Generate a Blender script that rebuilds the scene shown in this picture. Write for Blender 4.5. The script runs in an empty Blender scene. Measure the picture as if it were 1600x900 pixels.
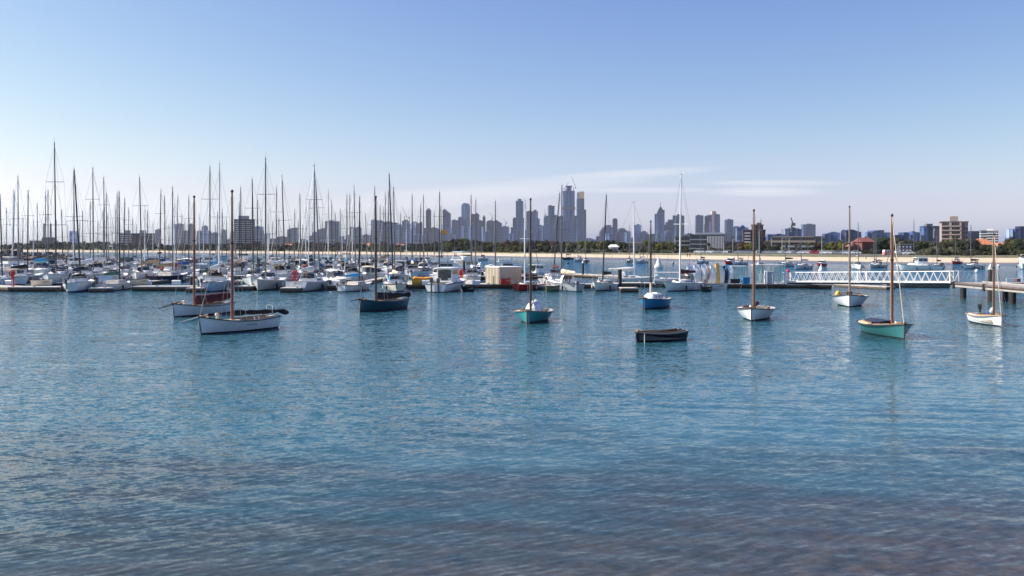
import bpy, math, random
import numpy as np
from mathutils import Vector, Matrix, Euler
random.seed(7)
S = bpy.context.scene
COL = S.collection

# ------------------------------------------------------------------ camera, sky, sun, exposure
F, EYE, HZ = 1386.0, 5.5, 383.0          # focal length in photo pixels, eye height in m, horizon row
cam_d = bpy.data.cameras.new('camera'); cam = bpy.data.objects.new('camera', cam_d); COL.objects.link(cam)
cam.location = (0, 0, EYE); cam.rotation_euler = (math.radians(90), 0, 0)
cam_d.sensor_width = 36; cam_d.lens = 36 * F / 1600; cam_d.shift_y = -(450 - HZ) / 1600
cam_d.clip_start = 0.3; cam_d.clip_end = 30000
S.camera = cam
SUN_AZ, SUN_EL = math.radians(-85), math.radians(38)   # azimuth from +Y, negative is left
sdir = Vector((math.sin(SUN_AZ) * math.cos(SUN_EL), math.cos(SUN_AZ) * math.cos(SUN_EL), math.sin(SUN_EL)))
sun_d = bpy.data.lights.new('sun', 'SUN'); sun = bpy.data.objects.new('sun', sun_d); COL.objects.link(sun)
sun_d.energy = 5.0; sun_d.angle = math.radians(0.5); sun_d.color = (1, 0.94, 0.85)
sun.rotation_euler = sdir.to_track_quat('Z', 'Y').to_euler(); sun.location = (0, 0, 60)
W = bpy.data.worlds.new('World'); S.world = W; W.use_nodes = True
nt = W.node_tree; nt.nodes.clear(); NN = nt.nodes.new; LK = nt.links.new
def M_(t, op, a, b=None, c=None):
    n = t.nodes.new('ShaderNodeMath'); n.operation = op
    for i, v in enumerate((a, b, c)):
        if v is None: continue
        if isinstance(v, (int, float)): n.inputs[i].default_value = v
        else: t.links.new(v, n.inputs[i])
    return n.outputs[0]
sky = NN('ShaderNodeTexSky'); sky.sky_type = 'NISHITA'; sky.sun_disc = False
sky.sun_elevation = SUN_EL; sky.sun_rotation = SUN_AZ; sky.altitude = 10
sky.air_density = 1.0; sky.dust_density = 1.0; sky.ozone_density = 2.0
# the sky as this camera's picture profile records it: deeper blue overhead, paler at the horizon
sk = NN('ShaderNodeSeparateColor'); LK(sky.outputs[0], sk.inputs[0])
pw = lambda i, e: M_(nt, 'POWER', sk.outputs[i], e)
kR = M_(nt, 'MINIMUM', M_(nt, 'MULTIPLY', pw(0, 1.40), .572), 9.0)
kG = M_(nt, 'MINIMUM', M_(nt, 'MULTIPLY', pw(1, 1.27), .610), 9.0)
kB = M_(nt, 'MINIMUM', M_(nt, 'MULTIPLY', M_(nt, 'MULTIPLY', pw(0, .369), pw(1, -.326)), M_(nt, 'MULTIPLY', pw(2, .535), 2.33)), 9.0)
kG = M_(nt, 'MAXIMUM', kG, M_(nt, 'MULTIPLY', kR, 1.04)); kB = M_(nt, 'MAXIMUM', kB, M_(nt, 'MULTIPLY', kG, 1.06))
sc_ = NN('ShaderNodeCombineColor'); LK(kR, sc_.inputs[0]); LK(kG, sc_.inputs[1]); LK(kB, sc_.inputs[2]); graded = sc_.outputs[0]
tc = NN('ShaderNodeTexCoord'); sx = NN('ShaderNodeSeparateXYZ'); LK(tc.outputs['Generated'], sx.inputs[0])
yy = M_(nt, 'MAXIMUM', sx.outputs[1], 0.05)
az = M_(nt, 'DIVIDE', sx.outputs[0], yy); el = M_(nt, 'DIVIDE', sx.outputs[2], yy)
cmb = NN('ShaderNodeCombineXYZ'); LK(az, cmb.inputs[0]); LK(el, cmb.inputs[1]); LK(M_(nt, 'GREATER_THAN', sx.outputs[1], 0.1), cmb.inputs[2])
mp = NN('ShaderNodeMapping'); mp.inputs['Scale'].default_value = (5, 60, 1); mp.inputs['Rotation'].default_value = (0, 0, -0.05); LK(cmb.outputs[0], mp.inputs[0])
nz = NN('ShaderNodeTexNoise'); nz.inputs['Scale'].default_value = 1.0; nz.inputs['Detail'].default_value = 5; nz.inputs['Roughness'].default_value = .45; LK(mp.outputs[0], nz.inputs['Vector'])
def wisp(ca, ce, ha, he, slope):           # a soft streak of cirrus
    a = M_(nt, 'SUBTRACT', az, ca); e = M_(nt, 'SUBTRACT', el, ce)
    e = M_(nt, 'SUBTRACT', e, M_(nt, 'MULTIPLY', a, slope))
    a = M_(nt, 'DIVIDE', a, ha); e = M_(nt, 'DIVIDE', e, he)
    r = M_(nt, 'ADD', M_(nt, 'MULTIPLY', a, a), M_(nt, 'MULTIPLY', e, e))
    return M_(nt, 'MAXIMUM', M_(nt, 'SUBTRACT', 1.0, r), 0.0)
ws = None
for p in [(.00, .062, .19, .013, .10), (.13, .080, .12, .006, .06), (.285, .060, .075, .0065, 0), (.30, .070, .09, .004, 0),
          (-.10, .052, .16, .014, .06), (.14, .062, .1, .004, 0)]:
    w_ = wisp(*p); ws = w_ if ws is None else M_(nt, 'MAXIMUM', ws, w_)
cl = M_(nt, 'MULTIPLY', ws, M_(nt, 'ADD', nz.outputs[0], 0.15)); cl = M_(nt, 'MULTIPLY', cl, M_(nt, 'GREATER_THAN', sx.outputs[1], 0.1))
mx = NN('ShaderNodeMixRGB'); LK(M_(nt, 'MINIMUM', M_(nt, 'MULTIPLY', cl, .75), .6), mx.inputs[0]); LK(graded, mx.inputs[1]); mx.inputs[2].default_value = (5.75, 5.8, 6.1, 1)
bg = NN('ShaderNodeBackground'); bg.inputs[1].default_value = 0.10; LK(mx.outputs[0], bg.inputs[0])
wo = NN('ShaderNodeOutputWorld'); LK(bg.outputs[0], wo.inputs[0])
S.view_settings.view_transform = 'Standard'; S.view_settings.look = 'None'
S.view_settings.exposure = 0.66; S.view_settings.gamma = 1.0; S.view_settings.use_curve_mapping = False
S.cycles.max_bounces = 6; S.cycles.volume_bounces = 0; S.cycles.transparent_max_bounces = 8
S.cycles.use_denoising = True

# ------------------------------------------------------------------ helpers
def PX(px, py, Y):                        # the place at distance Y that shows at photo pixel (px, py)
    return Vector(((px - 800) / F * Y, Y, EYE - (py - HZ) / F * Y))
def YW(py): return EYE * F / (py - HZ)    # distance of the water surface at photo row py
def scr(p): return 800 + p.x / max(p.y, 1) * F

MATS = {}
def mat(name, c, rough=.6, metal=0., var=.12, vs=2.0, spec=.5, emit=None, stretch=None, bump=0, alpha=1, trans=0, coat=0):
    if name in MATS: return MATS[name]
    m = bpy.data.materials.new(name); m.use_nodes = True; t = m.node_tree; b = t.nodes['Principled BSDF']
    b.inputs['Roughness'].default_value = rough; b.inputs['Metallic'].default_value = metal
    b.inputs['Specular IOR Level'].default_value = spec
    b.inputs['Coat Weight'].default_value = coat
    tcn = t.nodes.new('ShaderNodeTexCoord'); v = tcn.outputs['Object']
    if stretch:
        mpn = t.nodes.new('ShaderNodeMapping'); mpn.inputs['Scale'].default_value = stretch; t.links.new(v, mpn.inputs[0]); v = mpn.outputs[0]
    n = t.nodes.new('ShaderNodeTexNoise'); n.inputs['Scale'].default_value = vs; n.inputs['Detail'].default_value = 4; t.links.new(v, n.inputs['Vector'])
    r = t.nodes.new('ShaderNodeValToRGB'); r.color_ramp.elements[0].position = .3; r.color_ramp.elements[1].position = .7
    r.color_ramp.elements[0].color = tuple(max(0, x * (1 - var)) for x in c) + (1,)
    r.color_ramp.elements[1].color = tuple(min(1, x * (1 + var)) for x in c) + (1,)
    t.links.new(n.outputs[0], r.inputs[0]); t.links.new(r.outputs[0], b.inputs['Base Color'])
    if bump:
        bn = t.nodes.new('ShaderNodeBump'); bn.inputs['Strength'].default_value = bump; bn.inputs['Distance'].default_value = .05
        t.links.new(n.outputs[0], bn.inputs['Height']); t.links.new(bn.outputs[0], b.inputs['Normal'])
    if trans: b.inputs['Transmission Weight'].default_value = trans
    if alpha < 1: b.inputs['Alpha'].default_value = alpha
    MATS[name] = m; return m

def hull_mat(name, c, dirt=.25, rough=.35):
    if name in MATS: return MATS[name]
    m = mat(name, c, rough, var=.05, vs=1.5); t = m.node_tree; b = t.nodes['Principled BSDF']
    base = b.inputs['Base Color'].links[0].from_socket
    g = t.nodes.new('ShaderNodeTexCoord'); s = t.nodes.new('ShaderNodeSeparateXYZ'); t.links.new(g.outputs['Object'], s.inputs[0])
    mp2 = t.nodes.new('ShaderNodeMapping'); mp2.inputs['Scale'].default_value = (6, 6, .6); t.links.new(g.outputs['Object'], mp2.inputs[0])
    n2 = t.nodes.new('ShaderNodeTexNoise'); n2.inputs['Scale'].default_value = 1; n2.inputs['Detail'].default_value = 6; t.links.new(mp2.outputs[0], n2.inputs['Vector'])
    k = M_(t, 'MULTIPLY', M_(t, 'SUBTRACT', n2.outputs[0], .45), dirt * 6)
    k = M_(t, 'MAXIMUM', M_(t, 'MINIMUM', k, dirt), 0.0)
    mix = t.nodes.new('ShaderNodeMixRGB'); t.links.new(k, mix.inputs[0]); t.links.new(base, mix.inputs[1]); mix.inputs[2].default_value = (.16, .13, .09, 1)
    t.links.new(mix.outputs[0], b.inputs['Base Color']); return m

class MB:
    def __init__(s): s.v = []; s.f = []; s.m = []; s.sm = []
    def add(s, vs, fs, mi=0, sm=False):
        o = len(s.v); s.v += [tuple(p) for p in vs]
        for f in fs: s.f.append(tuple(i + o for i in f)); s.m.append(mi); s.sm.append(sm)
        return s
    def box(s, cx, cy, cz, sx, sy, sz, rz=0, mi=0, tx=1, ty=1):      # cz is the bottom; tx, ty shrink the top
        c, n = math.cos(rz), math.sin(rz); vs = []
        for z, kx, ky in ((cz, 1, 1), (cz + sz, tx, ty)):
            for a, b in ((-1, -1), (1, -1), (1, 1), (-1, 1)):
                x, y = a * sx / 2 * kx, b * sy / 2 * ky
                vs.append((cx + x * c - y * n, cy + x * n + y * c, z))
        return s.add(vs, [(3, 2, 1, 0), (4, 5, 6, 7), (0, 1, 5, 4), (1, 2, 6, 5), (2, 3, 7, 6), (3, 0, 4, 7)], mi)
    def tube(s, p, q, r0, r1=None, n=6, mi=0, cap=True):
        p, q = Vector(p), Vector(q); r1 = r0 if r1 is None else r1; d = (q - p)
        if d.length < 1e-6: return s
        d.normalize(); a = d.orthogonal().normalized(); b = d.cross(a); vs = []
        for c, r in ((p, r0), (q, r1)):
            for i in range(n):
                t = 2 * math.pi * i / n; vs.append(c + (a * math.cos(t) + b * math.sin(t)) * r)
        fs = [(i, (i + 1) % n, n + (i + 1) % n, n + i) for i in range(n)]
        s.add(vs, fs, mi, n > 5)
        if cap: s.add(vs[:n], [tuple(range(n))[::-1]], mi); s.add(vs[n:], [tuple(range(n))], mi)
        return s
    def path(s, pts, r, n=5, mi=0):
        for a, b in zip(pts, pts[1:]): s.tube(a, b, r, r, n, mi)
        return s
    def loft(s, rings, mi=0, cap=True, sm=True, closed=True):
        n = len(rings[0]); o = len(s.v)
        vs = [p for r in rings for p in r]; fs = []
        for k in range(len(rings) - 1):
            for i in range(n if closed else n - 1):
                fs.append((k * n + i, k * n + (i + 1) % n, (k + 1) * n + (i + 1) % n, (k + 1) * n + i))
        s.add(vs, fs, mi, sm)
        if cap: s.add(rings[0], [tuple(range(n))[::-1]], mi); s.add(rings[-1], [tuple(range(n))], mi)
        return s
    def lathe(s, prof, n=12, mi=0, c=(0, 0)):
        return s.loft([[(c[0] + r * math.cos(2 * math.pi * i / n), c[1] + r * math.sin(2 * math.pi * i / n), z) for i in range(n)] for r, z in prof], mi)
    def build(s, name, mats, parent=None, loc=(0, 0, 0), rz=0, me=None):
        if me is None:
            me = bpy.data.meshes.new(name); me.from_pydata([tuple(p) for p in s.v], [], s.f)
            if not isinstance(mats, (list, tuple)): mats = [mats]
            for m in mats: me.materials.append(m)
            me.polygons.foreach_set('material_index', s.m); me.polygons.foreach_set('use_smooth', s.sm)
            me.update()
        o = bpy.data.objects.new(name, me); COL.objects.link(o)
        if parent is not None: o.parent = parent
        o.location = loc; o.rotation_euler = (0, 0, rz); return o
def share(o, parent=None, loc=(0, 0, 0), rz=0, name=None):
    c = o.copy(); COL.objects.link(c); c.parent = parent; c.location = loc; c.rotation_euler = (0, 0, rz)
    if name: c.name = name
    return c
LAB = []
def tag(o, label, cat, group=None, zone=None, sx=None):
    o['label'] = label; o['category'] = cat
    if group: o['group'] = group
    LAB.append((o, label, zone, sx)); return o
def empty(name, loc, rz=0):
    o = bpy.data.objects.new(name, None); COL.objects.link(o); o.location = loc; o.rotation_euler = (0, 0, rz); o.empty_display_size = .5; return o
def thing(name, label, cat, loc, rz=0, group=None, zone=None, sx=None):
    return tag(empty(name, loc, rz), label, cat, group, zone, sx)
def kids(o): return KID.get(o.name, [])
KID = {}
def kidmap():
    KID.clear()
    for o in COL.objects:
        if o.parent: KID.setdefault(o.parent.name, []).append(o)
def copy_tree(o, ov=None, parent=None):
    c = o.copy(); COL.objects.link(c); c.parent = parent
    base = o.name.split('.')[0]
    if ov and base in ov and c.type == 'MESH':
        for k, mm in enumerate(ov[base] if isinstance(ov[base], (list, tuple)) else [ov[base]]):
            if mm is None: continue
            c.material_slots[k].link = 'OBJECT'; c.material_slots[k].material = mm
    for ch in kids(o): copy_tree(ch, ov, c)
    return c
def setting(o, k='structure'): o['kind'] = k; return o

# ------------------------------------------------------------------ water
def water_material():
    m = bpy.data.materials.new('sea_water'); m.use_nodes = True; t = m.node_tree; b = t.nodes['Principled BSDF']
    geo = t.nodes.new('ShaderNodeNewGeometry'); P = geo.outputs['Position']; sp = t.nodes.new('ShaderNodeSeparateXYZ'); t.links.new(P, sp.inputs[0])
    def noise(scale, det, sc3, rot=0, out=0, rough=.5):
        mpn = t.nodes.new('ShaderNodeMapping'); mpn.inputs['Scale'].default_value = sc3; mpn.inputs['Rotation'].default_value = (0, 0, rot); t.links.new(P, mpn.inputs[0])
        n = t.nodes.new('ShaderNodeTexNoise'); n.inputs['Scale'].default_value = scale; n.inputs['Detail'].default_value = det; n.inputs['Roughness'].default_value = rough
        t.links.new(mpn.outputs[0], n.inputs['Vector']); return n.outputs[out]
    # what lies under the water: open-water blue, sea-grass and stones where it shoals
    big = noise(.13, 3, (1, 1.6, 1)); pat = noise(.5, 4, (.55, 1.9, 1), .25)
    shoal = t.nodes.new('ShaderNodeMapRange'); t.links.new(M_(t, 'SUBTRACT', M_(t, 'SUBTRACT', 27.5, sp.outputs[1]), M_(t, 'MULTIPLY', M_(t, 'SUBTRACT', big, .5), 26)), shoal.inputs[0]); shoal.inputs[1].default_value = 0; shoal.inputs[2].default_value = 9
    stones = noise(1.9, 5, (1, 1, 1), 0, 0, .65)
    c1 = t.nodes.new('ShaderNodeValToRGB'); cr = c1.color_ramp; t.links.new(pat, c1.inputs[0])
    cr.elements[0].position = .38; cr.elements[0].color = (.017, .045, .048, 1); cr.elements[1].position = .62; cr.elements[1].color = (.036, .046, .041, 1)
    c2 = t.nodes.new('ShaderNodeValToRGB'); t.links.new(stones, c2.inputs[0]); c2.color_ramp.elements[0].position = .35; c2.color_ramp.elements[1].position = .72
    c2.color_ramp.elements[0].color = (.028, .027, .025, 1); c2.color_ramp.elements[1].color = (.11, .085, .06, 1)
    near = t.nodes.new('ShaderNodeMapRange'); t.links.new(M_(t, 'ADD', sp.outputs[1], M_(t, 'MULTIPLY', sp.outputs[0], -.32)), near.inputs[0]); near.inputs[1].default_value = 19; near.inputs[2].default_value = 12.5
    mA = t.nodes.new('ShaderNodeMixRGB'); t.links.new(M_(t, 'MULTIPLY', near.outputs[0], .85), mA.inputs[0]); t.links.new(c1.outputs[0], mA.inputs[1]); t.links.new(c2.outputs[0], mA.inputs[2])
    deep = t.nodes.new('ShaderNodeMixRGB'); t.links.new(big, deep.inputs[0]); deep.inputs[1].default_value = (.021, .088, .112, 1); deep.inputs[2].default_value = (.028, .102, .126, 1)
    mB = t.nodes.new('ShaderNodeMixRGB'); t.links.new(shoal.outputs[0], mB.inputs[0]); t.links.new(deep.outputs[0], mB.inputs[1]); t.links.new(mA.outputs[0], mB.inputs[2])
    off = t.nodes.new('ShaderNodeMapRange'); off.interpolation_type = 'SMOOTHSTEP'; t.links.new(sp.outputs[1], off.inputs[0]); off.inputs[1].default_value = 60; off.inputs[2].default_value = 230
    mC = t.nodes.new('ShaderNodeMixRGB'); t.links.new(off.outputs[0], mC.inputs[0]); t.links.new(mB.outputs[0], mC.inputs[1]); mC.inputs[2].default_value = (.018, .125, .215, 1)   # deeper bay water; the reflected upper sky's blue is put into this colour
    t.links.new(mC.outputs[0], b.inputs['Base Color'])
    # wind chop: facets too small for the mesh, turned one by one; ruffled where the wind reaches, slick elsewhere
    ruf = noise(.055, 3, (.45, 1.6, 1), -.2)
    lee = t.nodes.new('ShaderNodeMapRange'); lee.interpolation_type = 'SMOOTHSTEP'
    t.links.new(M_(t, 'ADD', M_(t, 'ADD', sp.outputs[1], M_(t, 'MULTIPLY', sp.outputs[0], -.75)), M_(t, 'MULTIPLY', M_(t, 'SUBTRACT', ruf, .5), 34)), lee.inputs[0])
    lee.inputs[1].default_value = 20; lee.inputs[2].default_value = 36; lee.inputs[3].default_value = .24; lee.inputs[4].default_value = 1
    n1 = noise(5.2, 3, (.75, 1.25, 1), .3, 1, .6); n2 = noise(12.0, 3, (.7, 1.3, 1), -.2, 1, .6); n3 = noise(2.1, 3, (.6, 1.25, 1), .1, 1, .6); n4 = noise(.62, 2, (.8, 1.2, 1), .1, 1)
    def vec(op, a, b_):
        n = t.nodes.new('ShaderNodeVectorMath'); n.operation = op
        t.links.new(a, n.inputs[0])
        if isinstance(b_, tuple): n.inputs[1].default_value = b_
        elif op == 'SCALE': t.links.new(b_, n.inputs['Scale'])
        else: t.links.new(b_, n.inputs[1])
        return n.outputs[0]
    h = (.5, .5, .5)
    a1 = vec('MULTIPLY', vec('SUBTRACT', n1, h), (.6, 1.0, 0)); a2 = vec('MULTIPLY', vec('SUBTRACT', n2, h), (.5, .85, 0)); a3 = vec('MULTIPLY', vec('SUBTRACT', n3, h), (.45, .85, 0)); a4 = vec('MULTIPLY', vec('SUBTRACT', n4, h), (.05, .09, 0))
    gust = t.nodes.new('ShaderNodeMapRange'); gust.interpolation_type = 'SMOOTHSTEP'; t.links.new(sp.outputs[1], gust.inputs[0]); gust.inputs[1].default_value = 110; gust.inputs[2].default_value = 240; gust.inputs[3].default_value = 1; gust.inputs[4].default_value = 4.5   # the open bay is rougher
    lee_out = M_(t, 'MULTIPLY', lee.outputs[0], gust.outputs[0])
    tot = vec('ADD', vec('SCALE', vec('ADD', vec('ADD', a1, a2), a3), lee_out), a4)
    nrm = vec('NORMALIZE', vec('ADD', geo.outputs['Normal'], tot), (0, 0, 0))
    t.links.new(nrm, b.inputs['Normal'])
    b.inputs['Roughness'].default_value = .06; b.inputs['IOR'].default_value = 1.333
    return m
def build_water():
    rng = np.random.default_rng(3)
    # rows by distance: fine near the shore, coarse far out
    ys = [11.0]
    while ys[-1] < 75: ys.append(ys[-1] + max(.034, .000060 * ys[-1] ** 2 + .012))
    ys = np.array(ys); nx = 760
    u = np.linspace(-1, 1, nx); X = u[None, :] * (ys[:, None] * .72 + 3.0); Y = np.repeat(ys[:, None], nx, 1)
    Z = np.zeros_like(X)
    dy = np.gradient(ys)[:, None]
    q_ = np.clip((Y - .75 * X + 4 * np.sin(X * .13 + Y * .2) - 18) / 16, 0, 1); calm = np.clip(.5 + .5 * q_ * q_ * (3 - 2 * q_) + np.clip((20 - Y) / 6, 0, 1) * .35, 0, 1)
    for i in range(70):
        lam = .10 * (1.075 ** (i * .38)) * rng.uniform(.8, 1.25)
        th = rng.normal(-.62, .28) if lam < .42 else rng.normal(.05, .45); k = 2 * np.pi / lam
        kx, ky = k * math.sin(th), k * math.cos(th)
        amp = .0032 * lam / (1 + (lam / .31) ** 2.3)
        fade = np.clip(lam * abs(math.cos(th)) / (dy * 4) - .4, 0, 1) * np.clip(lam / (X[:, 1:2] - X[:, 0:1]) / 4 - .4, 0, 1)
        ph = rng.uniform(0, 6.28)
        grp = 1 + .5 * np.sin(X * .21 * rng.uniform(.3, 1) + Y * .33 * rng.uniform(.3, 1) + ph * 2)
        Z += calm * amp * fade * grp * np.sin(kx * X + ky * Y + ph)
    for i in range(16):                      # the soft long ripples of the lee by the shore
        lam = rng.uniform(.7, 1.9); th = rng.normal(.16, .14); k = 2 * np.pi / lam; kx, ky = k * math.sin(th), k * math.cos(th); ph = rng.uniform(0, 6.28)
        fade = np.clip(lam / (dy * 4) - .4, 0, 1); grp = np.clip(.6 + .8 * np.sin(X * .17 * rng.uniform(.4, 1) + Y * .4 * rng.uniform(.4, 1) + ph * 3), 0, 2)
        Z += .0011 * lam * fade * grp * np.sin(kx * X + ky * Y + ph)
    Z[0] = Z[-1] = 0; Z[:, 0] = Z[:, -1] = 0
    # the same sheet goes on, flat, to the far shore and behind the camera
    BIG = 6500.0
    X = np.concatenate([np.full((len(ys), 1), -BIG), X, np.full((len(ys), 1), BIG)], 1); Z = np.pad(Z, ((0, 0), (1, 1))); nx += 2
    Y = np.repeat(ys[:, None], nx, 1)
    far = [110., 200., 400., 900., 2200.]
    X = np.concatenate([X[:1], X] + [X[-1:]] * len(far), 0); Z = np.pad(Z, ((1, len(far)), (0, 0)))
    Y = np.concatenate([np.full((1, nx), -180.), Y] + [np.full((1, nx), f_) for f_ in far], 0)
    ny = len(Y); v = np.stack([X, Y, Z], -1).reshape(-1, 3)
    i = np.arange(ny - 1)[:, None] * nx + np.arange(nx - 1)[None, :]
    q = np.stack([i, i + 1, i + nx + 1, i + nx], -1).reshape(-1, 4)
    faces = [tuple(x) for x in q.tolist()]
    me = bpy.data.meshes.new('water'); me.from_pydata(v.tolist(), [], faces); me.materials.append(water_material())
    me.polygons.foreach_set('use_smooth', [True] * len(me.polygons)); me.update()
    print('water quads', len(q))
    return setting(MB().build('water', None, me=me))
build_water()

# ------------------------------------------------------------------ land
SH = [(-900, 391.2), (-400, 392.2), (0, 393.4), (400, 396.8), (700, 400), (850, 403), (1000, 405.2), (1200, 408.8), (1400, 412), (1600, 413.6), (2000, 415), (2600, 416)]
def shore(px):
    for (a, pa), (b, pb) in zip(SH, SH[1:]):
        if px <= b: return YW(pa + (pb - pa) * (px - a) / (b - a))
    return YW(SH[-1][1])
def shore_at(px): Y = shore(px); return Vector(((px - 800) / F * Y, Y, 0))
def strip(name, offs, m, kind='structure', sub=10, pxs=(-900, 2600)):
    pts = []; n = 180
    for k in range(n + 1):
        px = pxs[0] + (pxs[1] - pxs[0]) * k / n; p = shore_at(px); pts.append(p)
    b = MB(); rows = []
    for o, z in offs:
        rows.append([(p.x * (1 + (o / p.y if o > 1500 else 0)), p.y + o * (1 + .04 * math.sin(p.x * .05) if 0 < o < 60 else 1), z + (0.05 * math.sin(p.x * .11 + o) if 2 < o < 50 else 0)) for p in pts])
    b.loft(rows, 0, cap=False, closed=False, sm=True)
    return setting(b.build(name, m), kind)
sand = mat('beach_sand', (.58, .46, .31), .9, var=.10, vs=.35, bump=.3)
wet = mat('wet_sand', (.20, .15, .11), .35, var=.15, vs=.3)
grass = mat('foreshore_grass', (.13, .12, .06), .95, var=.35, vs=.5, bump=.5)
asph = mat('asphalt', (.07, .07, .072), .85, var=.15, vs=1)
urban = mat('town_ground', (.10, .10, .075), .95, var=.3, vs=.05)
strip('wet_sand', [(-4, -.25), (0, .0), (9, .32), (10, .36)], wet)
strip('beach', [(10, .36), (18, .75), (30, 1.05), (44, 1.35)], sand)
strip('verge', [(44, 1.35), (46, 1.75), (56, 1.9)], grass)
strip('promenade', [(56, 1.9), (56.2, 2.02), (60, 2.03)], mat('concrete_path', (.15, .14, .12), .85))
strip('road', [(60, 1.93), (72, 1.95)], asph)
strip('ground', [(72, 1.95), (72.1, 2.07), (110, 2.1), (400, 2.6), (1600, 3.4), (4400, 3.9)], urban)
# ------------------------------------------------------------------ the town and the skyline
def facade(name, c, glass=(.10, .14, .20), fl=17.0, vy=21.0, mixf=.55, rough=.35):
    """walls of a far tower: floor bands and mullion lines too fine to tell apart, with uneven panels"""
    if name in MATS: return MATS[name]
    m = bpy.data.materials.new(name); m.use_nodes = True; t = m.node_tree; b = t.nodes['Principled BSDF']
    g = t.nodes.new('ShaderNodeTexCoord'); s = t.nodes.new('ShaderNodeSeparateXYZ'); t.links.new(g.outputs['Object'], s.inputs[0])
    f1 = M_(t, 'FRACT', M_(t, 'DIVIDE', s.outputs[2], fl)); f2 = M_(t, 'FRACT', M_(t, 'DIVIDE', M_(t, 'ADD', s.outputs[0], M_(t, 'MULTIPLY', s.outputs[1], 1.0)), vy))
    k = M_(t, 'MAXIMUM', M_(t, 'MULTIPLY', M_(t, 'GREATER_THAN', f1, 1 - mixf * .8), .5), M_(t, 'GREATER_THAN', f2, 1 - mixf * .6))
    mp_ = t.nodes.new('ShaderNodeMapping'); mp_.inputs['Scale'].default_value = (.07, .07, .008); t.links.new(g.outputs['Object'], mp_.inputs[0])
    n = t.nodes.new('ShaderNodeTexNoise'); n.inputs['Scale'].default_value = 1; n.inputs['Detail'].default_value = 3; t.links.new(mp_.outputs[0], n.inputs['Vector'])
    oi = t.nodes.new('ShaderNodeObjectInfo')
    mx_ = t.nodes.new('ShaderNodeMixRGB'); t.links.new(k, mx_.inputs[0]); mx_.inputs[1].default_value = tuple(x * k_ for x, k_ in zip(glass, (.40, .58, .92))) + (1,); mx_.inputs[2].default_value = tuple(x * k_ for x, k_ in zip(c, (.42, .56, .84))) + (1,)  # glass and wall colours tinted blue for haze and sky shade
    hs = t.nodes.new('ShaderNodeHueSaturation'); t.links.new(mx_.outputs[0], hs.inputs['Color'])
    t.links.new(M_(t, 'ADD', M_(t, 'SUBTRACT', M_(t, 'MULTIPLY', n.outputs[0], 2.6), .75), M_(t, 'MULTIPLY', oi.outputs['Random'], .8)), hs.inputs['Value'])
    t.links.new(hs.outputs[0], b.inputs['Base Color'])
    b.inputs['Roughness'].default_value = rough; b.inputs['Specular IOR Level'].default_value = .3; MATS[name] = m; return m
FC = {
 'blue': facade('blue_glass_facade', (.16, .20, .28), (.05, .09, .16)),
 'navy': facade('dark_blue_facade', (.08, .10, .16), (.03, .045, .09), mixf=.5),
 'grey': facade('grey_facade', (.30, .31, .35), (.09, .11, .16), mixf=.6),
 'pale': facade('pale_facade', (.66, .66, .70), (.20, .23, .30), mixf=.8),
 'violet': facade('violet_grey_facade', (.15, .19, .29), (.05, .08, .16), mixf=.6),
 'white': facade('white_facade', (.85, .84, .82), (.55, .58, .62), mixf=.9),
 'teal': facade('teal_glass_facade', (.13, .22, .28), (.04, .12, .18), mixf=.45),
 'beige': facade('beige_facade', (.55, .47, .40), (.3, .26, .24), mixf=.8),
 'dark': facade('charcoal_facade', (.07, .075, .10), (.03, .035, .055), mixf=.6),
}
CN = {'blue': 'blue glass', 'navy': 'dark blue', 'grey': 'grey', 'pale': 'pale grey', 'violet': 'violet grey', 'white': 'white', 'teal': 'teal glass', 'beige': 'beige', 'dark': 'charcoal'}
gold = mat('gold_glass', (.85, .55, .25), .3, .35, var=.1)
roofm = mat('roof_plant', (.12, .13, .16), .7)
def zone_far(px):
    for a, z in ((62, 'left of the twin chimneys'), (180, 'right of the twin chimneys'), (250, 'by the long banded slab block'), (366, 'left of the balconied white apartment tower'), (430, 'just right of the balconied white apartment tower'),
                 (500, 'left of the blue stepped twin block'), (600, 'right of the blue stepped twin block'), (665, 'left of the slim dark blue tower'), (720, 'left of the dome topped tower'), (800, 'right of the dome topped tower'),
                 (878, 'left of the cranes tower'), (935, 'by the gold topped tower'), (1000, 'around the round topped slim tower'), (1060, 'by the spired tower'), (1100, 'right of the spired tower'), (1150, 'behind the glass office block'),
                 (1200, 'by the brown brick tower'), (1300, 'behind the long terrace block'), (1400, 'above the red brick mansion'), (1470, 'left of the brown balcony block'), (1560, 'right of the brown balcony block')):
        if px < a: return z
    return 'at the far right of the skyline'
GZ = 3.8
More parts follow.
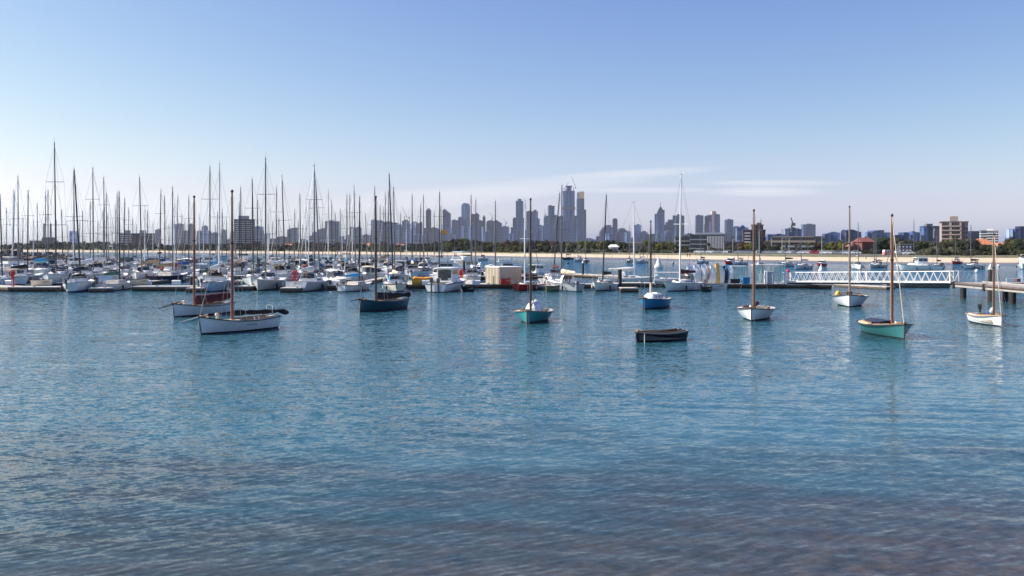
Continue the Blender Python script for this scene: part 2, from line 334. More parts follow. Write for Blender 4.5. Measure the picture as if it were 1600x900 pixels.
def tower(a, b, top, col, kind='flat', D=None, name=None, label=None, parts=(), base=None, dep=None, rz=None):
    D = D or 4700; w = (b - a) / F * D; p = PX((a + b) / 2, HZ, D); H = EYE - (top - HZ) / F * D - GZ
    g0 = GZ if base is None else EYE - (base - HZ) / F * D
    if base is not None: H = EYE - (top - HZ) / F * D - g0
    d = dep or min(max(w, 18), 45); rz = random.choice([-.14, -.06, -.3, .1, .05, -.1]) if rz is None else rz
    w = max(w * .55, (w - d * abs(math.sin(rz))) / math.cos(rz))
    m = FC[col] if isinstance(col, str) else col
    big = 'tall' if top < 335 else ('low' if top > 362 else 'mid height')
    shp = {'flat': 'flat roofed', 'dome': 'dome topped', 'slant': 'slant roofed', 'step': 'stepped', 'round': 'round topped', 'gable': 'gabled', 'curve': 'curved', 'core': 'plant topped', 'pav': 'flared top', 'step2': 'double stepped'}[kind]
    t = thing(name or ('tower' if top < 352 else 'building'), label or f'{big} {shp} {CN.get(col, "")} city {"tower" if top < 352 else "block"}', 'building', (p.x, p.y + d / 2, g0), rz, None, None if label else zone_far((a + b) / 2), (a + b) / 2)
    if not label: t['group'] = 'city towers on the skyline'
    B = MB()
    def prism(prof, y0=-d / 2, y1=d / 2, mb=B):       # prof is an outline in x, z
        n = len(prof); mb.loft([[(x, y0, z) for x, z in prof], [(x, y1, z) for x, z in prof]], sm=False)
    h = w / 2
    if kind == 'flat': B.box(0, 0, 0, w, d, H)
    elif kind == 'core': B.box(0, 0, 0, w, d, H * .955)
    elif kind == 'slant': prism([(-h, 0), (h, 0), (h, H * .88), (h * .5, H * .91), (-h * .45, H), (-h, H * .97)])
    elif kind in ('dome', 'round'):
        k = .10 if kind == 'dome' else .07
        prism([(-h, 0), (h, 0)] + [(h * math.cos(i / 10 * math.pi), H * (1 - k) + H * k * math.sin(i / 10 * math.pi)) for i in range(11)])
    elif kind == 'gable': prism([(-h, 0), (h, 0), (h, H * .86), (h * .5, H * .88), (0, H * .97), (-h * .5, H * .88), (-h, H * .86)])
    elif kind == 'curve': prism([(-h, 0), (h, 0), (h, H)] + [(h - 2 * h * i / 6, H * (1 - .13 * (i / 6) ** 2)) for i in range(1, 7)])
    elif kind == 'step': prism([(-h, 0), (h, 0), (h, H * .90), (h * .45, H * .90), (h * .45, H), (-h * .6, H), (-h * .6, H * .94), (-h, H * .94)])
    elif kind == 'step2': prism([(-h, 0), (h, 0), (h, H), (-h * .1, H), (-h * .1, H * .9), (-h * .6, H * .9), (-h * .6, H * .8), (-h, H * .8)])
    elif kind == 'pav': B.box(0, 0, 0, w * .7, d, H * .9); B.loft([[(x * w * k / 2, y * d * k / 2, z) for x, y in ((-1, -1), (1, -1), (1, 1), (-1, 1))] for k, z in ((.7, H * .9), (1, H * .95), (1, H * .97), (.5, H))], sm=False)
    B.build('wall', m, t)
    if kind in ('flat', 'core', 'step', 'dome'):
        r = MB()
        if kind == 'core': r.box(0, 0, H * .955, w * .5, d * .5, H * .045)
        elif kind == 'flat' and w > 20: r.box(w * random.uniform(-.15, .15), 0, H, w * .4, d * .4, 4)
        if r.v: r.build('roof_plant', roofm, t)
    # floor lines standing a little proud of the walls, as far as they could be told apart
    return t
def add_part(t, name, m, bx):
    q = MB(); q.box(*bx); return q.build(name, m, t)
def crane(px, yb, yt, D, ang, label):
    p = PX(px, yb, D); h = (yb - yt) / F * D
    t = thing('tower_crane', label, 'crane', p)
    MB().tube((0, 0, -h * .35), (0, 0, h * .35), 2.0, 2.0, 4).build('mast', roofm, t)
    q = MB(); q.tube((-h * .15 * math.copysign(1, ang), 0, h * .3), (h * .65 * math.sin(ang), 0, h * .35 + h * .65 * math.cos(ang)), 1.5, .9, 4); q.build('jib', roofm, t)
    MB().box(-h * .14 * math.copysign(1, ang), 0, h * .24, 6, 5, 5).build('counterweight', roofm, t)
T = tower
for a in [
 (272, 284, 350, 'blue', 'flat'), (284, 293, 361, 'grey'), (293, 301, 349, 'navy', 'core'), (307, 316, 361, 'navy'), (315, 323, 352, 'violet', 'core'), (316, 327, 360, 'pale', 'dome'), (328, 341, 364, 'violet'), (345, 352, 359, 'violet'), (352, 366, 374, 'navy'),
 (242, 249.5, 359, 'blue'), (397, 409, 354, 'violet'), (405, 411, 360, 'grey'), (411, 420, 365, 'violet', 'round'), (421, 429, 373, 'navy'), (431, 447, 370, 'navy'), (447.5, 464, 355.5, 'violet', 'curve'), (470, 476, 373, 'grey', 'dome'),
 (483, 490, 369, 'navy'), (488, 498, 363, 'navy'), (495, 513, 356, 'blue', 'curve'), (507, 529, 345.5, 'blue', 'flat'), (530, 537, 369, 'violet'), (540, 547, 368, 'grey'), (546, 554, 355, 'beige'), (553, 564, 355.5, 'blue'), (563, 579, 372, 'navy'), (566, 578, 367, 'navy'),
 (579.5, 590, 343.5, 'blue'), (588, 600, 344, 'grey', 'core'), (598, 608, 347, 'navy'), (604, 613, 345, 'violet', 'core'), (612, 621.5, 348.5, 'grey'), (621, 629, 351, 'pale'), (624, 633, 356, 'blue'), (628, 639, 343, 'violet', 'core'), (634, 641, 349, 'blue'), (636, 645, 361, 'pale'),
 (642.5, 653, 346, 'pale', 'core'), (650, 656, 349, 'violet'), (655, 660, 347, 'navy'), (662, 668, 356, 'violet'), (665, 673.5, 325.5, 'navy', 'core'), (673, 684, 356, 'navy'), (681, 688, 359, 'violet'), (687, 692, 363, 'blue'),
 (691.5, 704, 326.5, 'navy', 'slant'), (694.5, 701, 339, 'blue'), (699, 706, 356, 'pale'), (705.5, 716, 344, 'blue'), (715.5, 722, 339.5, 'grey'), (720.8, 734, 317, 'teal', 'dome'), (718, 727, 352, 'pale', 'dome'), (726.5, 736.5, 353, 'pale'),
 (736.5, 742, 334, 'violet'), (740, 749, 332.5, 'violet', 'core'), (747.5, 755, 345, 'navy'), (754, 758.5, 336.5, 'violet', 'core'), (750, 757, 354, 'white'), (759, 773, 344, 'navy', 'dome'), (772, 784.5, 343.5, 'blue', 'slant'), (784, 796, 354, 'blue'), (791, 799, 368, 'white'), (798, 804, 355, 'violet'),
 (801, 807, 339.5, 'violet', 'round'), (806, 818, 310.5, 'violet', 'core'), (806, 820, 340, 'blue'), (822, 832, 330, 'violet'), (831.5, 841, 327.5, 'violet', 'core'), (831, 844, 341.5, 'blue'), (840, 851.5, 352.5, 'pale'), (849.5, 860, 337, 'blue', 'round'), (856, 866.5, 321.5, 'blue'), (863, 872.5, 335.5, 'grey', 'pav'), (871, 881, 338, 'navy'), (874, 883, 352, 'blue'),
 (897.5, 903, 337, 'pale'), (914, 929, 372, 'grey', 'step'), (931.5, 939, 369, 'grey', 'round'), (937, 946, 356, 'grey', 'step2'), (943.5, 959, 351.5, 'violet', 'step'), (957.5, 965, 341, 'navy', 'round'), (955, 969, 363, 'violet'), (966, 980, 356.5, 'blue', 'step'), (975, 979.5, 363, 'white'), (978, 987, 362, 'grey'),
 (991.5, 1003.5, 350, 'violet', 'core'), (1001, 1014, 361, 'violet', 'step'), (1016, 1028, 365, 'violet', 'round'), (1038, 1053, 343, 'navy', 'step2'), (1051.5, 1057, 336.5, 'pale'), (1054.5, 1071, 334.5, 'navy', 'core'), (1072, 1089, 365.5, 'violet'), (1087.5, 1100.5, 336.5, 'violet'),
 (1102.5, 1111, 337, 'dark'), (1101, 1106, 350.5, 'grey'), (1104.5, 1113, 345, 'pale', 'round'), (1124, 1137, 365, 'violet'), (1134.5, 1146, 343, 'blue'), (1137, 1140, 358.5, 'white'), (1145.5, 1161, 354.5, 'blue'),
 (1255.5, 1275, 350.5, 'violet'), (1572, 1578, 370, 'grey'),
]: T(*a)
for i, (a, b, tp, c) in enumerate([(470, 484, 376, 'grey'), (533, 545, 374, 'violet'), (645, 664, 366, 'grey'), (757, 766, 362, 'blue'), (796, 803, 364, 'grey'), (820, 832, 358, 'pale'), (838, 846, 360, 'violet'), (868, 876, 356, 'blue'), (924, 934, 374, 'blue'), (946, 952, 365, 'pale'), (962, 971, 367, 'navy'),
        (985, 993, 371, 'grey'), (1008, 1020, 367, 'navy'), (1026, 1036, 362, 'grey'), (1040, 1052, 360, 'violet'), (1066, 1078, 368, 'blue'), (1096, 1106, 366, 'grey'), (1140, 1150, 368, 'navy'), (1118, 1126, 361, 'violet'), (700, 712, 365, 'pale'), (1156, 1166, 366, 'blue'), (1190, 1201, 371, 'grey'), (1275, 1290, 369, 'violet')]): T(a, b, tp, c, ('flat', 'step', 'core')[i % 3], D=4100)
kw = dict(D=1500, base=392)
for a in [(1152, 1172, 350, 'grey', 'gable'), (1200, 1212, 366, 'blue'), (1211, 1227, 365, 'violet', 'core'), (1226, 1234, 358, 'beige'), (1231, 1249, 355, 'grey', 'core'), (1247, 1254, 358, 'grey'), (1289, 1299, 365, 'blue'), (1295, 1319, 362, 'blue', 'core'),
          (1315, 1327, 359, 'grey', 'step'), (1326, 1346, 358.5, 'violet', 'slant'), (1357, 1365, 363, 'navy'), (1360, 1382, 360, 'blue', 'step'), (1372, 1395, 363, 'grey'), (1399, 1410, 367, 'navy'), (1410.5, 1420, 363, 'navy'), (1419.5, 1423, 365, 'white'), (1424, 1434, 361, 'violet', 'core'), (1432, 1441.5, 363, 'navy'),
          (1444, 1451, 355, 'blue'), (1447, 1471.5, 353, 'blue'), (1511, 1519, 363, 'blue'), (1518, 1533.5, 361, 'navy'), (1577, 1587, 358.5, 'white'), (1585, 1595, 357.5, 'blue'), (1594, 1604, 353.5, 'navy'), (1604, 1625, 360, 'violet'), (1640, 1665, 356, 'grey')]: T(*a, **kw)
tl = T(108, 118, 361, 'pale', D=2600, base=386, name='tower', label='pale violet tower block right of the power station')
# the tallest, still under cranes: bands of blue glass, a collar of terraces two thirds up
t = T(880, 898, 298, 'teal', name='skyscraper', label='tallest blue glass skyscraper with cranes on its unfinished top', dep=45, rz=0)
H = (383 - 298) / F * 4700
add_part(t, 'terrace', roofm, (0, 0, H * .665, 68, 50, 11)); add_part(t, 'core', FC['grey'], (1, 0, H, 26, 26, 24)); add_part(t, 'cap', roofm, (1, 0, H + 24, 34, 32, 5)); add_part(t, 'podium', FC['blue'], (-6, -26, 0, 46, 20, H * .44))
add_part(t, 'corner_fin', FC['pale'], (-30, -24, 0, 5, 4, H * .62)); add_part(t, 'corner_fin', FC['navy'], (6, -24, H * .05, 6, 4, H * .6))
t = T(902.5, 913, 310, 'blue', name='skyscraper', label='slim blue skyscraper crowned with gold panels', dep=34, rz=.05)
H = (383 - 310) / F * 4700
add_part(t, 'gold_crown', gold, (3, -2, H, 26, 30, 38)); add_part(t, 'side_panel', FC['pale'], (-15, 0, H, 6, 30, 34)); add_part(t, 'shoulder', FC['navy'], (21, 2, 0, 13, 30, H * .77)); add_part(t, 'side_panel', FC['pale'], (-19.4, 0, 0, 3, 30, H))
# spired tower
t = T(1027.5, 1038, 331, 'violet', name='skyscraper', label='grey violet skyscraper with a pyramid cap and tall spire', dep=30, rz=0)
H = (383 - 331) / F * 4700; q = MB(); q.loft([[(x * k, y * k, z) for x, y in ((-1, -1), (1, -1), (1, 1), (-1, 1))] for k, z in ((16, H), (9, H + 18), (3.2, H + 28))], sm=False); q.build('pyramid_cap', FC['navy'], t)
MB().tube((0, 0, H + 27), (0, 0, H + 56), 2.2, .8, 5).build('spire', roofm, t); add_part(t, 'corner_pier', FC['beige'], (-17, -4, 0, 7, 20, H * .98)); add_part(t, 'corner_pier', FC['grey'], (17, -4, 0, 5, 20, H * 1.07))
T(1023, 1028, 334, 'pale', rz=0)
t = T(1110.5, 1125, 335, 'teal', name='tower', label='teal tower with a higher sunlit pink shaft on its left', rz=.0, dep=34)
H = (383 - 335) / F * 4700; add_part(t, 'shaft', mat('pink_stone', (.62, .42, .36), .7), (-12, -3, 0, 14, 30, H + 19)); add_part(t, 'shaft', FC['navy'], (-1, 0, H, 10, 20, 19));  # pink shaft: the sunlit left face painted in as wall colour
crane(884, 300, 283, 4650, .45, 'left tower crane standing on the tallest unfinished skyscraper'); crane(896, 300, 276, 4650, -.2, 'upright tower crane beside the tallest unfinished skyscraper')
crane(632, 345, 322, 4650, -.3, 'crane leaning left over stepped violet tower, left half'); crane(640, 344, 332, 4650, .8, 'crane reaching right over the stepped violet tower')
crane(768, 346, 331, 4650, -.3, 'small crane above the dark dome topped glass block'); crane(790, 352, 340, 4650, -.5, 'small crane right of the dark dome topped block'); crane(851, 340, 326, 4650, -.1, 'thin crane left of the slender blue flat tower'); crane(1237, 357, 340, 1480, -.1, 'white crane over the grey block behind the terrace')
crane(1460, 366, 348, 1400, -.6, 'pale crane in front of the blue block by brown flats')
# power station with its two chimneys
t = thing('power_station', 'old dark power station hall with two tall chimneys', 'factory', PX(70, 391, 2000))
brk = mat('sooty_brick', (.10, .09, .095), .9); b = MB(); b.box(-2, 0, 0, 50, 30, 22); b.box(11, -1, 22, 20, 26, 7); b.box(4, -1, 22, 8, 24, 3); b.build('hall', brk, t)
for i, x in enumerate((-5, 10)):
    c = MB().lathe([(2.6, 0), (1.9, 59), (2.2, 60), (1.7, 60.5)], 12).build('chimney', mat('chimney_concrete', (.24, .235, .25), .9), t, loc=(x, 6, 0))
for i in range(9): add_part(t, 'window', mat('dark_window', (.03, .035, .045), .2, spec=.8, var=.3), (-23 + i * 5, -15.05, 6, 2.6, .3, 10))

dwin = MATS['dark_window']; wht = mat('white_render', (.72, .70, .66), .7, var=.06); conc = mat('concrete_wall', (.42, .40, .38), .85, var=.12)
brick = mat('brown_brick', (.17, .085, .06), .9, var=.2, vs=3); tan = mat('tan_render', (.34, .28, .22), .85); redb = mat('red_brick', (.17, .055, .045), .9); tile = mat('orange_tile', (.50, .19, .085), .8, var=.2, vs=1); slate = mat('dark_slate', (.08, .08, .09), .7)
def grid_block(name, label, a, b, top, base, D, dep, floors, bays, wall, win=dwin, rz=0, wf=.6, hf=.55, balc=None, band=False, skip=(), lift=True):
    """a block whose windows can be told apart: each window a part set back in the wall line"""
    az_ = math.atan(((a + b) / 2 - 800) / F) * .85; rz -= az_; w = (b - a) / F * D * math.cos(az_); p = PX((a + b) / 2, base, D); H = (base - top) / F * D
    t = thing(name, label, 'building', (p.x + math.sin(az_) * dep / 2, p.y + math.cos(az_) * dep / 2, p.z), rz)
    MB().box(0, 0, 0, w, dep, H).build('wall', wall, t)
    fh = H / floors; bw = w / bays; proto = None; bp = None
    def unit(w_, h_): return MB().box(0, 0, 0, w_, .25, h_)
    for f_ in range(floors):
        z = f_ * fh + fh * (1 - hf) * .55
        if band:
            o = unit(w * .97, fh * hf).build('window_band', win, t, (0, -dep / 2 - .02, z)) if proto is None else share(proto, t, (0, -dep / 2 - .02, z)); proto = o
            if dep > 8: MB().box(0, 0, 0, .25, dep * .8, fh * hf).build('window_band', win, t, (-w / 2 - .02, 0, z))
        else:
            for i in range(bays):
                if (f_, i) in skip: continue
                l = (-w / 2 + bw * (i + .5), -dep / 2 - .02, z)
                if proto is None: proto = unit(bw * wf, fh * hf).build('window', win, t, l)
                else: share(proto, t, l)
        if balc:
            l = (0, -dep / 2 - .7, f_ * fh - .1)
            if bp is None: bp = MB().box(0, 0, 0, w * balc[0], 1.5, fh * .3).build('balcony', balc[1], t, l)
            else: share(bp, t, l)
    MB().box(0, 0, H, w + .5, dep + .5, .5).build('roof', slate if wall is not conc else conc, t)
    return t, w, H
t, w, H = grid_block('apartment_block', 'long slab block with white banded left half and brown right', 207, 241, 365, 388, 1300, 14, 7, 9, brick)
t2, w2, H2 = grid_block('apartment_block', 'white banded left wing of the long slab block', 186, 207, 365, 388, 1300, 12, 7, 1, wht, band=True)
add_part(t, 'lift_tower', conc, (-w / 2 + 14, 0, H, 9, 6, 5)); add_part(t2, 'lift_tower', conc, (2, 0, H2, 8, 6, 5))
t, w, H = grid_block('apartment_tower', 'fifteen storey apartment tower with white balcony bands', 366, 397.5, 343, 392, 1150, 18, 15, 8, mat('grey_flats_wall', (.20, .19, .19), .8), wf=.7, hf=.6, balc=(.96, wht))
add_part(t, 'lift_tower', conc, (-1, 0, H, 13, 10, 5)); add_part(t, 'stairwell', slate, (1.5, -9.9, 0, 1.2, 2.2, H + 1)); add_part(t, 'stairwell', slate, (7.5, -9.9, 0, .8, 2.2, H))
t, w, H = grid_block('apartment_tower', 'brown brick apartment tower with stepped flat top', 1175, 1192.5, 352, 397, 520, 12, 8, 5, brick, wf=.5)
add_part(t, 'lift_tower', brick, (1, 0, H, 2.5, 4, 1.6)); add_part(t, 'flue', slate, (2.2, 0, H, .4, .4, 3.4))
t, w, H = grid_block('apartment_tower', 'narrow charcoal flats with white balconies left of brown tower', 1161, 1175, 360, 397, 515, 11, 8, 3, mat('charcoal_wall', (.05, .045, .05), .8), wf=.5, balc=(.62, wht))
grid_block('apartment_block', 'low brown brick wing right of brown brick tower', 1192, 1196, 360, 397, 522, 10, 8, 1, brick)
# brown balcony block
t, w, H = grid_block('apartment_block', 'big brown eight storey block with wide dark balconies', 1471.5, 1500, 347.5, 400, 400, 14, 8, 3, mat('taupe_wall', (.33, .25, .22), .85), wf=.84, hf=.72, balc=(1.0, mat('taupe_band', (.36, .28, .25), .85)))
add_part(t, 'lift_tower', MATS['taupe_band'], (1.6, 0, H, 3.4, 4, 2.9)); add_part(t, 'pier', MATS['taupe_band'], (-.2, -7.6, 0, .8, 1.4, H)); add_part(t, 'pier', MATS['taupe_band'], (3.9, -7.6, 0, .6, 1.5, H))
grid_block('apartment_block', 'right wing of the brown block with punched square windows', 1500, 1512.5, 347.5, 400, 402, 12, 8, 3, MATS['taupe_band'], wf=.42)
grid_block('apartment_block', 'cream banded flats above the orange tiled roof', 1532, 1541.5, 361, 392, 700, 10, 8, 1, wht, band=True)
t, w, H = grid_block('apartment_block', 'grey flats with white balcony bands above orange roof', 1541, 1559.5, 361, 392, 720, 12, 8, 6, conc, balc=(.96, wht)); add_part(t, 'lift_tower', wht, (-1, 0, H, 4, 4, 1.8))
# long terrace with planted balconies
t, w, H = grid_block('terrace_block', 'long four storey terrace with white balcony strips', 1206, 1273, 372, 398.5, 385, 12, 4, 14, mat('olive_wall', (.13, .12, .105), .85), wf=.8, hf=.66)
for k in range(3): share(MB().box(0, 0, 0, w * .27, .9, .8).build('balcony', wht, t, (-w / 2 + w * (.17 + .33 * k), -6.5, H * .46)), None).name = 'x' if False else 'balcony'
for o in list(COL.objects):
    if o.name.startswith('balcony') and o.parent is None: bpy.data.objects.remove(o)
MB().box(0, 0, 0, w, 1.6, .9).build('parapet', tan, t, (0, -6.6, H * .74)); MB().box(0, 0, 0, w * .9, .8, .9).build('parapet', tan, t, (0, -5.5, H * .99))
grid_block('terrace_block', 'dark grey townhouse at the right end of the terrace', 1273, 1289, 371, 398.5, 382, 11, 4, 3, mat('grey_stucco', (.15, .155, .15), .8), wf=.5)
# glass office
t, w, H = grid_block('office_block', 'glass office block with pale vertical fins', 1078, 1131, 368, 396, 410, 16, 4, 12, mat('glass_curtain', (.06, .075, .09), .25, var=.3), wf=.86, hf=.8)
add_part(t, 'roof_deck', mat('pale_steel', (.45, .48, .5), .5, .2), (1, 0, H, w * .82, 10, 1.4))
for k in range(11): MB().box(0, 0, 0, .35, .8, H * .96).build('fin', wht, t, (w * (.02 + .045 * k), -8.5, 0))
for k in range(3): MB().box(0, 0, 0, w * .48, .7, .35).build('ledge', mat('pale_steel', (.5, .5, .5)), t, (-w * .25, -8.4, H * (.25 + .25 * k)))
grid_block('office_block', 'low brown office behind the palm right of glass office', 1131, 1162, 379, 397, 450, 14, 3, 7, mat('umber_wall', (.16, .11, .09), .85))
grid_block('apartment_block', 'dark low block left of the glass office with pale slabs', 1055, 1079, 371, 396, 430, 14, 4, 5, mat('ash_wall', (.16, .16, .18), .8), balc=(.9, conc))
grid_block('beach_house', 'dark two storey beach house under the grey sky blocks', 1403.5, 1425, 383, 399.5, 330, 10, 3, 4, mat('slate_wall', (.07, .07, .095), .8), win=mat('pale_window', (.35, .4, .5), .2, spec=.8), wf=.45, hf=.4)
grid_block('apartment_block', 'low grey shore block behind yacht masts at far left', 120, 150, 381, 391, 900, 12, 3, 6, conc)
def house(label, a, b, top, eave, base, D, dep, wall, roof, nwin=3, hip=.5, name='house', rz=0, cat='house'):
    w = (b - a) / F * D; p = PX((a + b) / 2, base, D); H = (base - eave) / F * D; R = (base - top) / F * D
    t = thing(name, label, cat, (p.x, p.y + dep / 2, p.z), rz)
    MB().box(0, 0, 0, w, dep, H).build('wall', wall, t)
    q = MB(); e = .5; h = w / 2 + e; g = dep / 2 + e; r = h * (1 - hip)
    q.add([(-h, -g, H + .01), (h, -g, H + .01), (h, g, H + .01), (-h, g, H + .01), (-r, 0, R), (r, 0, R)], [(0, 1, 5, 4), (1, 2, 5), (2, 3, 4, 5), (3, 0, 4), (3, 2, 1, 0)])
    q.build('roof', roof, t)
    for i in range(nwin): MB().box(0, 0, 0, w / nwin * .4, .2, H * .4).build('window', dwin, t, (-w / 2 + w / nwin * (i + .5), -dep / 2 - .02, H * .35))
    MB().box(0, 0, 0, .8, .8, R - H + .4).build('chimney', brick, t, (w * .2, .5, H)); return t
house('house with a broad orange tiled roof above the trees', 1529, 1556, 373, 382.5, 400, 360, 9, mat('cream_wall', (.55, .48, .38), .8), tile, 4, .6)
house('smaller orange roofed house half hidden by trees', 1563, 1586, 379, 386, 400, 365, 9, MATS['cream_wall'], tile, 3, .5)
t = house('red brick mansion with pink conical roofed turret', 1347, 1366, 371, 378, 399, 350, 9, redb, redb, 4, .3, name='mansion')
MB().lathe([(2.0, 0), (2.0, 3.6), (2.9, 3.6), (.2, 5.6)], 10).build('turret', mat('faded_red_tile', (.30, .12, .10), .85), t, (-5, -1, -.2))
for i, (a, b, tp, ev, bs, D, rf, wl, lb) in enumerate([
 (568, 588, 380, 384, 392, 680, tile, tan, 'long low kiosk with orange roof behind the marina'), (612, 632, 381, 385, 395, 640, mat('rust_roof', (.4, .17, .1), .8), redb, 'brick shore pavilion with rusty roof'), (637, 668, 379, 380.5, 396, 600, slate, mat('dark_wall', (.09, .085, .09), .8), 'dark flat roofed club building behind the marina'),
 (255, 285, 383, 385, 391, 800, slate, conc, 'low grey hall behind the marina at left'), (415, 432, 382, 385, 392, 760, tile, redb, 'small brick kiosk with orange roof near the flats'), (440, 470, 381, 383, 392, 750, tile, redb, 'brick sheds with orange roof left of centre'),
 (840, 868, 391, 393.5, 399.5, 440, MATS['rust_roof'], mat('maroon_wall', (.2, .07, .06), .8), 'low maroon beach cafe among the palms'), (955, 966, 382, 386, 397, 430, wht, conc, 'little white roofed hut among foreshore trees'), (978, 1010, 378, 380, 396, 430, slate, tan, 'low pavilion with white eaves left of the palms'),
 (1295, 1318, 384, 388, 398, 400, slate, tan, 'low tan house with white eaves beside the terrace'), (1280, 1300, 385, 388, 397, 420, wht, tan, 'pale roofed bungalow behind autumn trees'), (745, 760, 382, 386, 396, 560, MATS['rust_roof'], tan, 'small rust roofed shelter among the shore trees'),
 (20, 45, 384, 387, 391, 860, slate, conc, 'low far building at the left shore'), (150, 175, 384, 386, 391, 850, wht, redb, 'pinkish far building with white roof on shore')]):
    house(lb, a, b, tp, ev, bs, D, 10, wl, rf, 4, .3, name='pavilion' if 'pavil' in lb or 'kiosk' in lb else 'house')
# ------------------------------------------------------------------ trees
def leafm(name, c, var=.45):
    m = mat(name, c, .85, var=var, vs=1.3, spec=.2); t = m.node_tree; b = t.nodes['Principled BSDF']
    oi = t.nodes.new('ShaderNodeObjectInfo'); hs = t.nodes.new('ShaderNodeHueSaturation'); src = b.inputs['Base Color'].links[0].from_socket
    t.links.new(src, hs.inputs['Color']); t.links.new(M_(t, 'ADD', .75, M_(t, 'MULTIPLY', oi.outputs['Random'], .5)), hs.inputs['Value']); t.links.new(hs.outputs[0], b.inputs['Base Color']); return m
LF = {'dark green': leafm('dark_leaves', (.030, .042, .020)), 'olive green': leafm('olive_leaves', (.075, .075, .030)), 'sage green': leafm('sage_leaves', (.115, .115, .07)), 'reddish brown': leafm('russet_leaves', (.105, .058, .035)), 'yellow green': leafm('yellow_leaves', (.14, .14, .03)), 'grey green': leafm('grey_leaves', (.055, .055, .038))}
bark = mat('bark', (.10, .075, .055), .95, var=.3, bump=.5)
def crown_mesh(kind, rnd):
    """a crown 1 m high and about as wide, grown from leaf clumps"""
    q = MB(); lobes = []
    if kind == 'round':
        for i in range(13):
            a = rnd.uniform(0, 6.28); r = rnd.uniform(.0, .34); lobes.append((r * math.cos(a), r * math.sin(a), rnd.uniform(.32, .80), rnd.uniform(.13, .22)))
    elif kind == 'spread':
        for i in range(15):
            a = rnd.uniform(0, 6.28); r = rnd.uniform(.1, .62); lobes.append((r * math.cos(a), r * math.sin(a), rnd.uniform(.35, .82) - r * .2, rnd.uniform(.12, .22)))
    elif kind == 'pine':
        for i in range(14):
            z = .18 + .06 * i; a = rnd.uniform(0, 6.28); r = .26 * (1.02 - z); lobes.append((r * math.cos(a), r * math.sin(a), z, .17 * (1.15 - z)))
    elif kind == 'bush':
        for i in range(16):
            a = rnd.uniform(0, 6.28); r = rnd.uniform(0, .85); lobes.append((r * math.cos(a), r * math.sin(a), rnd.uniform(.15, .72) * (1.1 - r * .5), rnd.uniform(.18, .30)))
    for (x, y, z, r) in lobes:
        n = int(150 * (r / .18) ** 1.6)
        for k in range(n):
            d = Vector((rnd.gauss(0, 1), rnd.gauss(0, 1), rnd.gauss(0, 1))).normalized(); c = Vector((x, y, z)) + d * r * rnd.uniform(.55, 1.12)
            u = (d.orthogonal().normalized() + Vector((rnd.uniform(-.9, .9), rnd.uniform(-.9, .9), rnd.uniform(-.9, .9)))).normalized(); w = u.cross(d + Vector((rnd.uniform(-.7, .7), rnd.uniform(-.7, .7), rnd.uniform(-.3, 1)))).normalized()
            s = rnd.uniform(.018, .045); q.add([c - u * s, c + w * s * .8, c + u * s * 1.1, c - w * s * .7], [(0, 1, 2, 3)])
        # limbs-thick core of twigs inside each clump, broken up
        pts = []
        for k in range(14):
            d = Vector((rnd.gauss(0, 1), rnd.gauss(0, 1), rnd.gauss(0, 1))).normalized(); c = Vector((x, y, z)) + d * r * .45; u = d.orthogonal().normalized(); w = u.cross(d); s = r * .55
            q.add([c - u * s, c - w * s, c + u * s, c + w * s], [(0, 1, 2, 3)])
    return q, lobes
def tree_proto(kind, rnd):
    q, lobes = crown_mesh(kind, rnd); t = empty('tree_proto', (0, -400, 0))
    tr = MB(); pts = [(0, 0, -.03), (rnd.uniform(-.01, .01), 0, .2), (rnd.uniform(-.02, .02), 0, .42)]
    tr.tube(pts[0], pts[1], .032, .025, 7); tr.tube(pts[1], pts[2], .025, .017, 6)
    for l in lobes[:7]: tr.tube((0, 0, rnd.uniform(.15, .35)), (l[0], l[1], l[2]), .013, .005, 4)
    tr.build('trunk', bark, t); q.build('crown', LF['dark green'], t); return t
rt = random.Random(11)
TP = {k: [tree_proto(k, rt) for _ in range(n)] for k, n in (('round', 4), ('spread', 3), ('pine', 2), ('bush', 3))}
def palm_proto(rnd, n=34):
    t = empty('palm_proto', (0, -400, 0)); tr = MB(); lean = rnd.uniform(-.03, .03); zs = [0, .2, .4, .6, .72]
    for a, b in zip(zs, zs[1:]): tr.tube((lean * a, 0, a), (lean * b, 0, b), .035 - .006 * a, .035 - .006 * b, 8)
    tr.lathe([(.03, .68), (.055, .72), (.045, .77), (.01, .8)], 8, c=(lean * .7, 0)); tr.build('trunk', bark, t)
    q = MB()
    for i in range(n):
        a = rnd.uniform(0, 6.28); up = rnd.uniform(-.35, 1.1); L = rnd.uniform(.30, .40); pos = Vector((lean * .75, 0, .75)); ang = up; w = .028
        for k in range(6):
            d = Vector((math.cos(a) * math.cos(ang), math.sin(a) * math.cos(ang), math.sin(ang))); nx = pos + d * L / 6; sd = Vector((-math.sin(a), math.cos(a), 0)); dr = Vector((0, 0, -.02)); w2 = w * (1 if k < 3 else .75)
            q.add([pos - sd * w + dr, pos, nx, nx - sd * w2 + dr], [(0, 1, 2, 3)]); q.add([pos, pos + sd * w + dr, nx + sd * w2 + dr, nx], [(0, 1, 2, 3)]); pos = nx; w = w2; ang -= .36
    q.build('fronds', LF['olive green'], t); return t
PP = [palm_proto(rt) for _ in range(3)]
kidmap()
def place_tree(proto, px, ytop, Y, z, mcol, label, width=1.0, name='tree', group='foreshore trees', cat='tree', part='crown', zone=None):
    h = max(1.2, (EYE - (ytop - HZ) / F * Y - z) * 1.1)
    c = copy_tree(proto, {part: LF[mcol]}); c.name = name; c.location = ((px - 800) / F * Y, Y, z); c.scale = (h * width, h * width, h); c.rotation_euler = (0, 0, rt.uniform(0, 6.28))
    return tag(c, label, cat, group, zone or zone_tree(px), px)
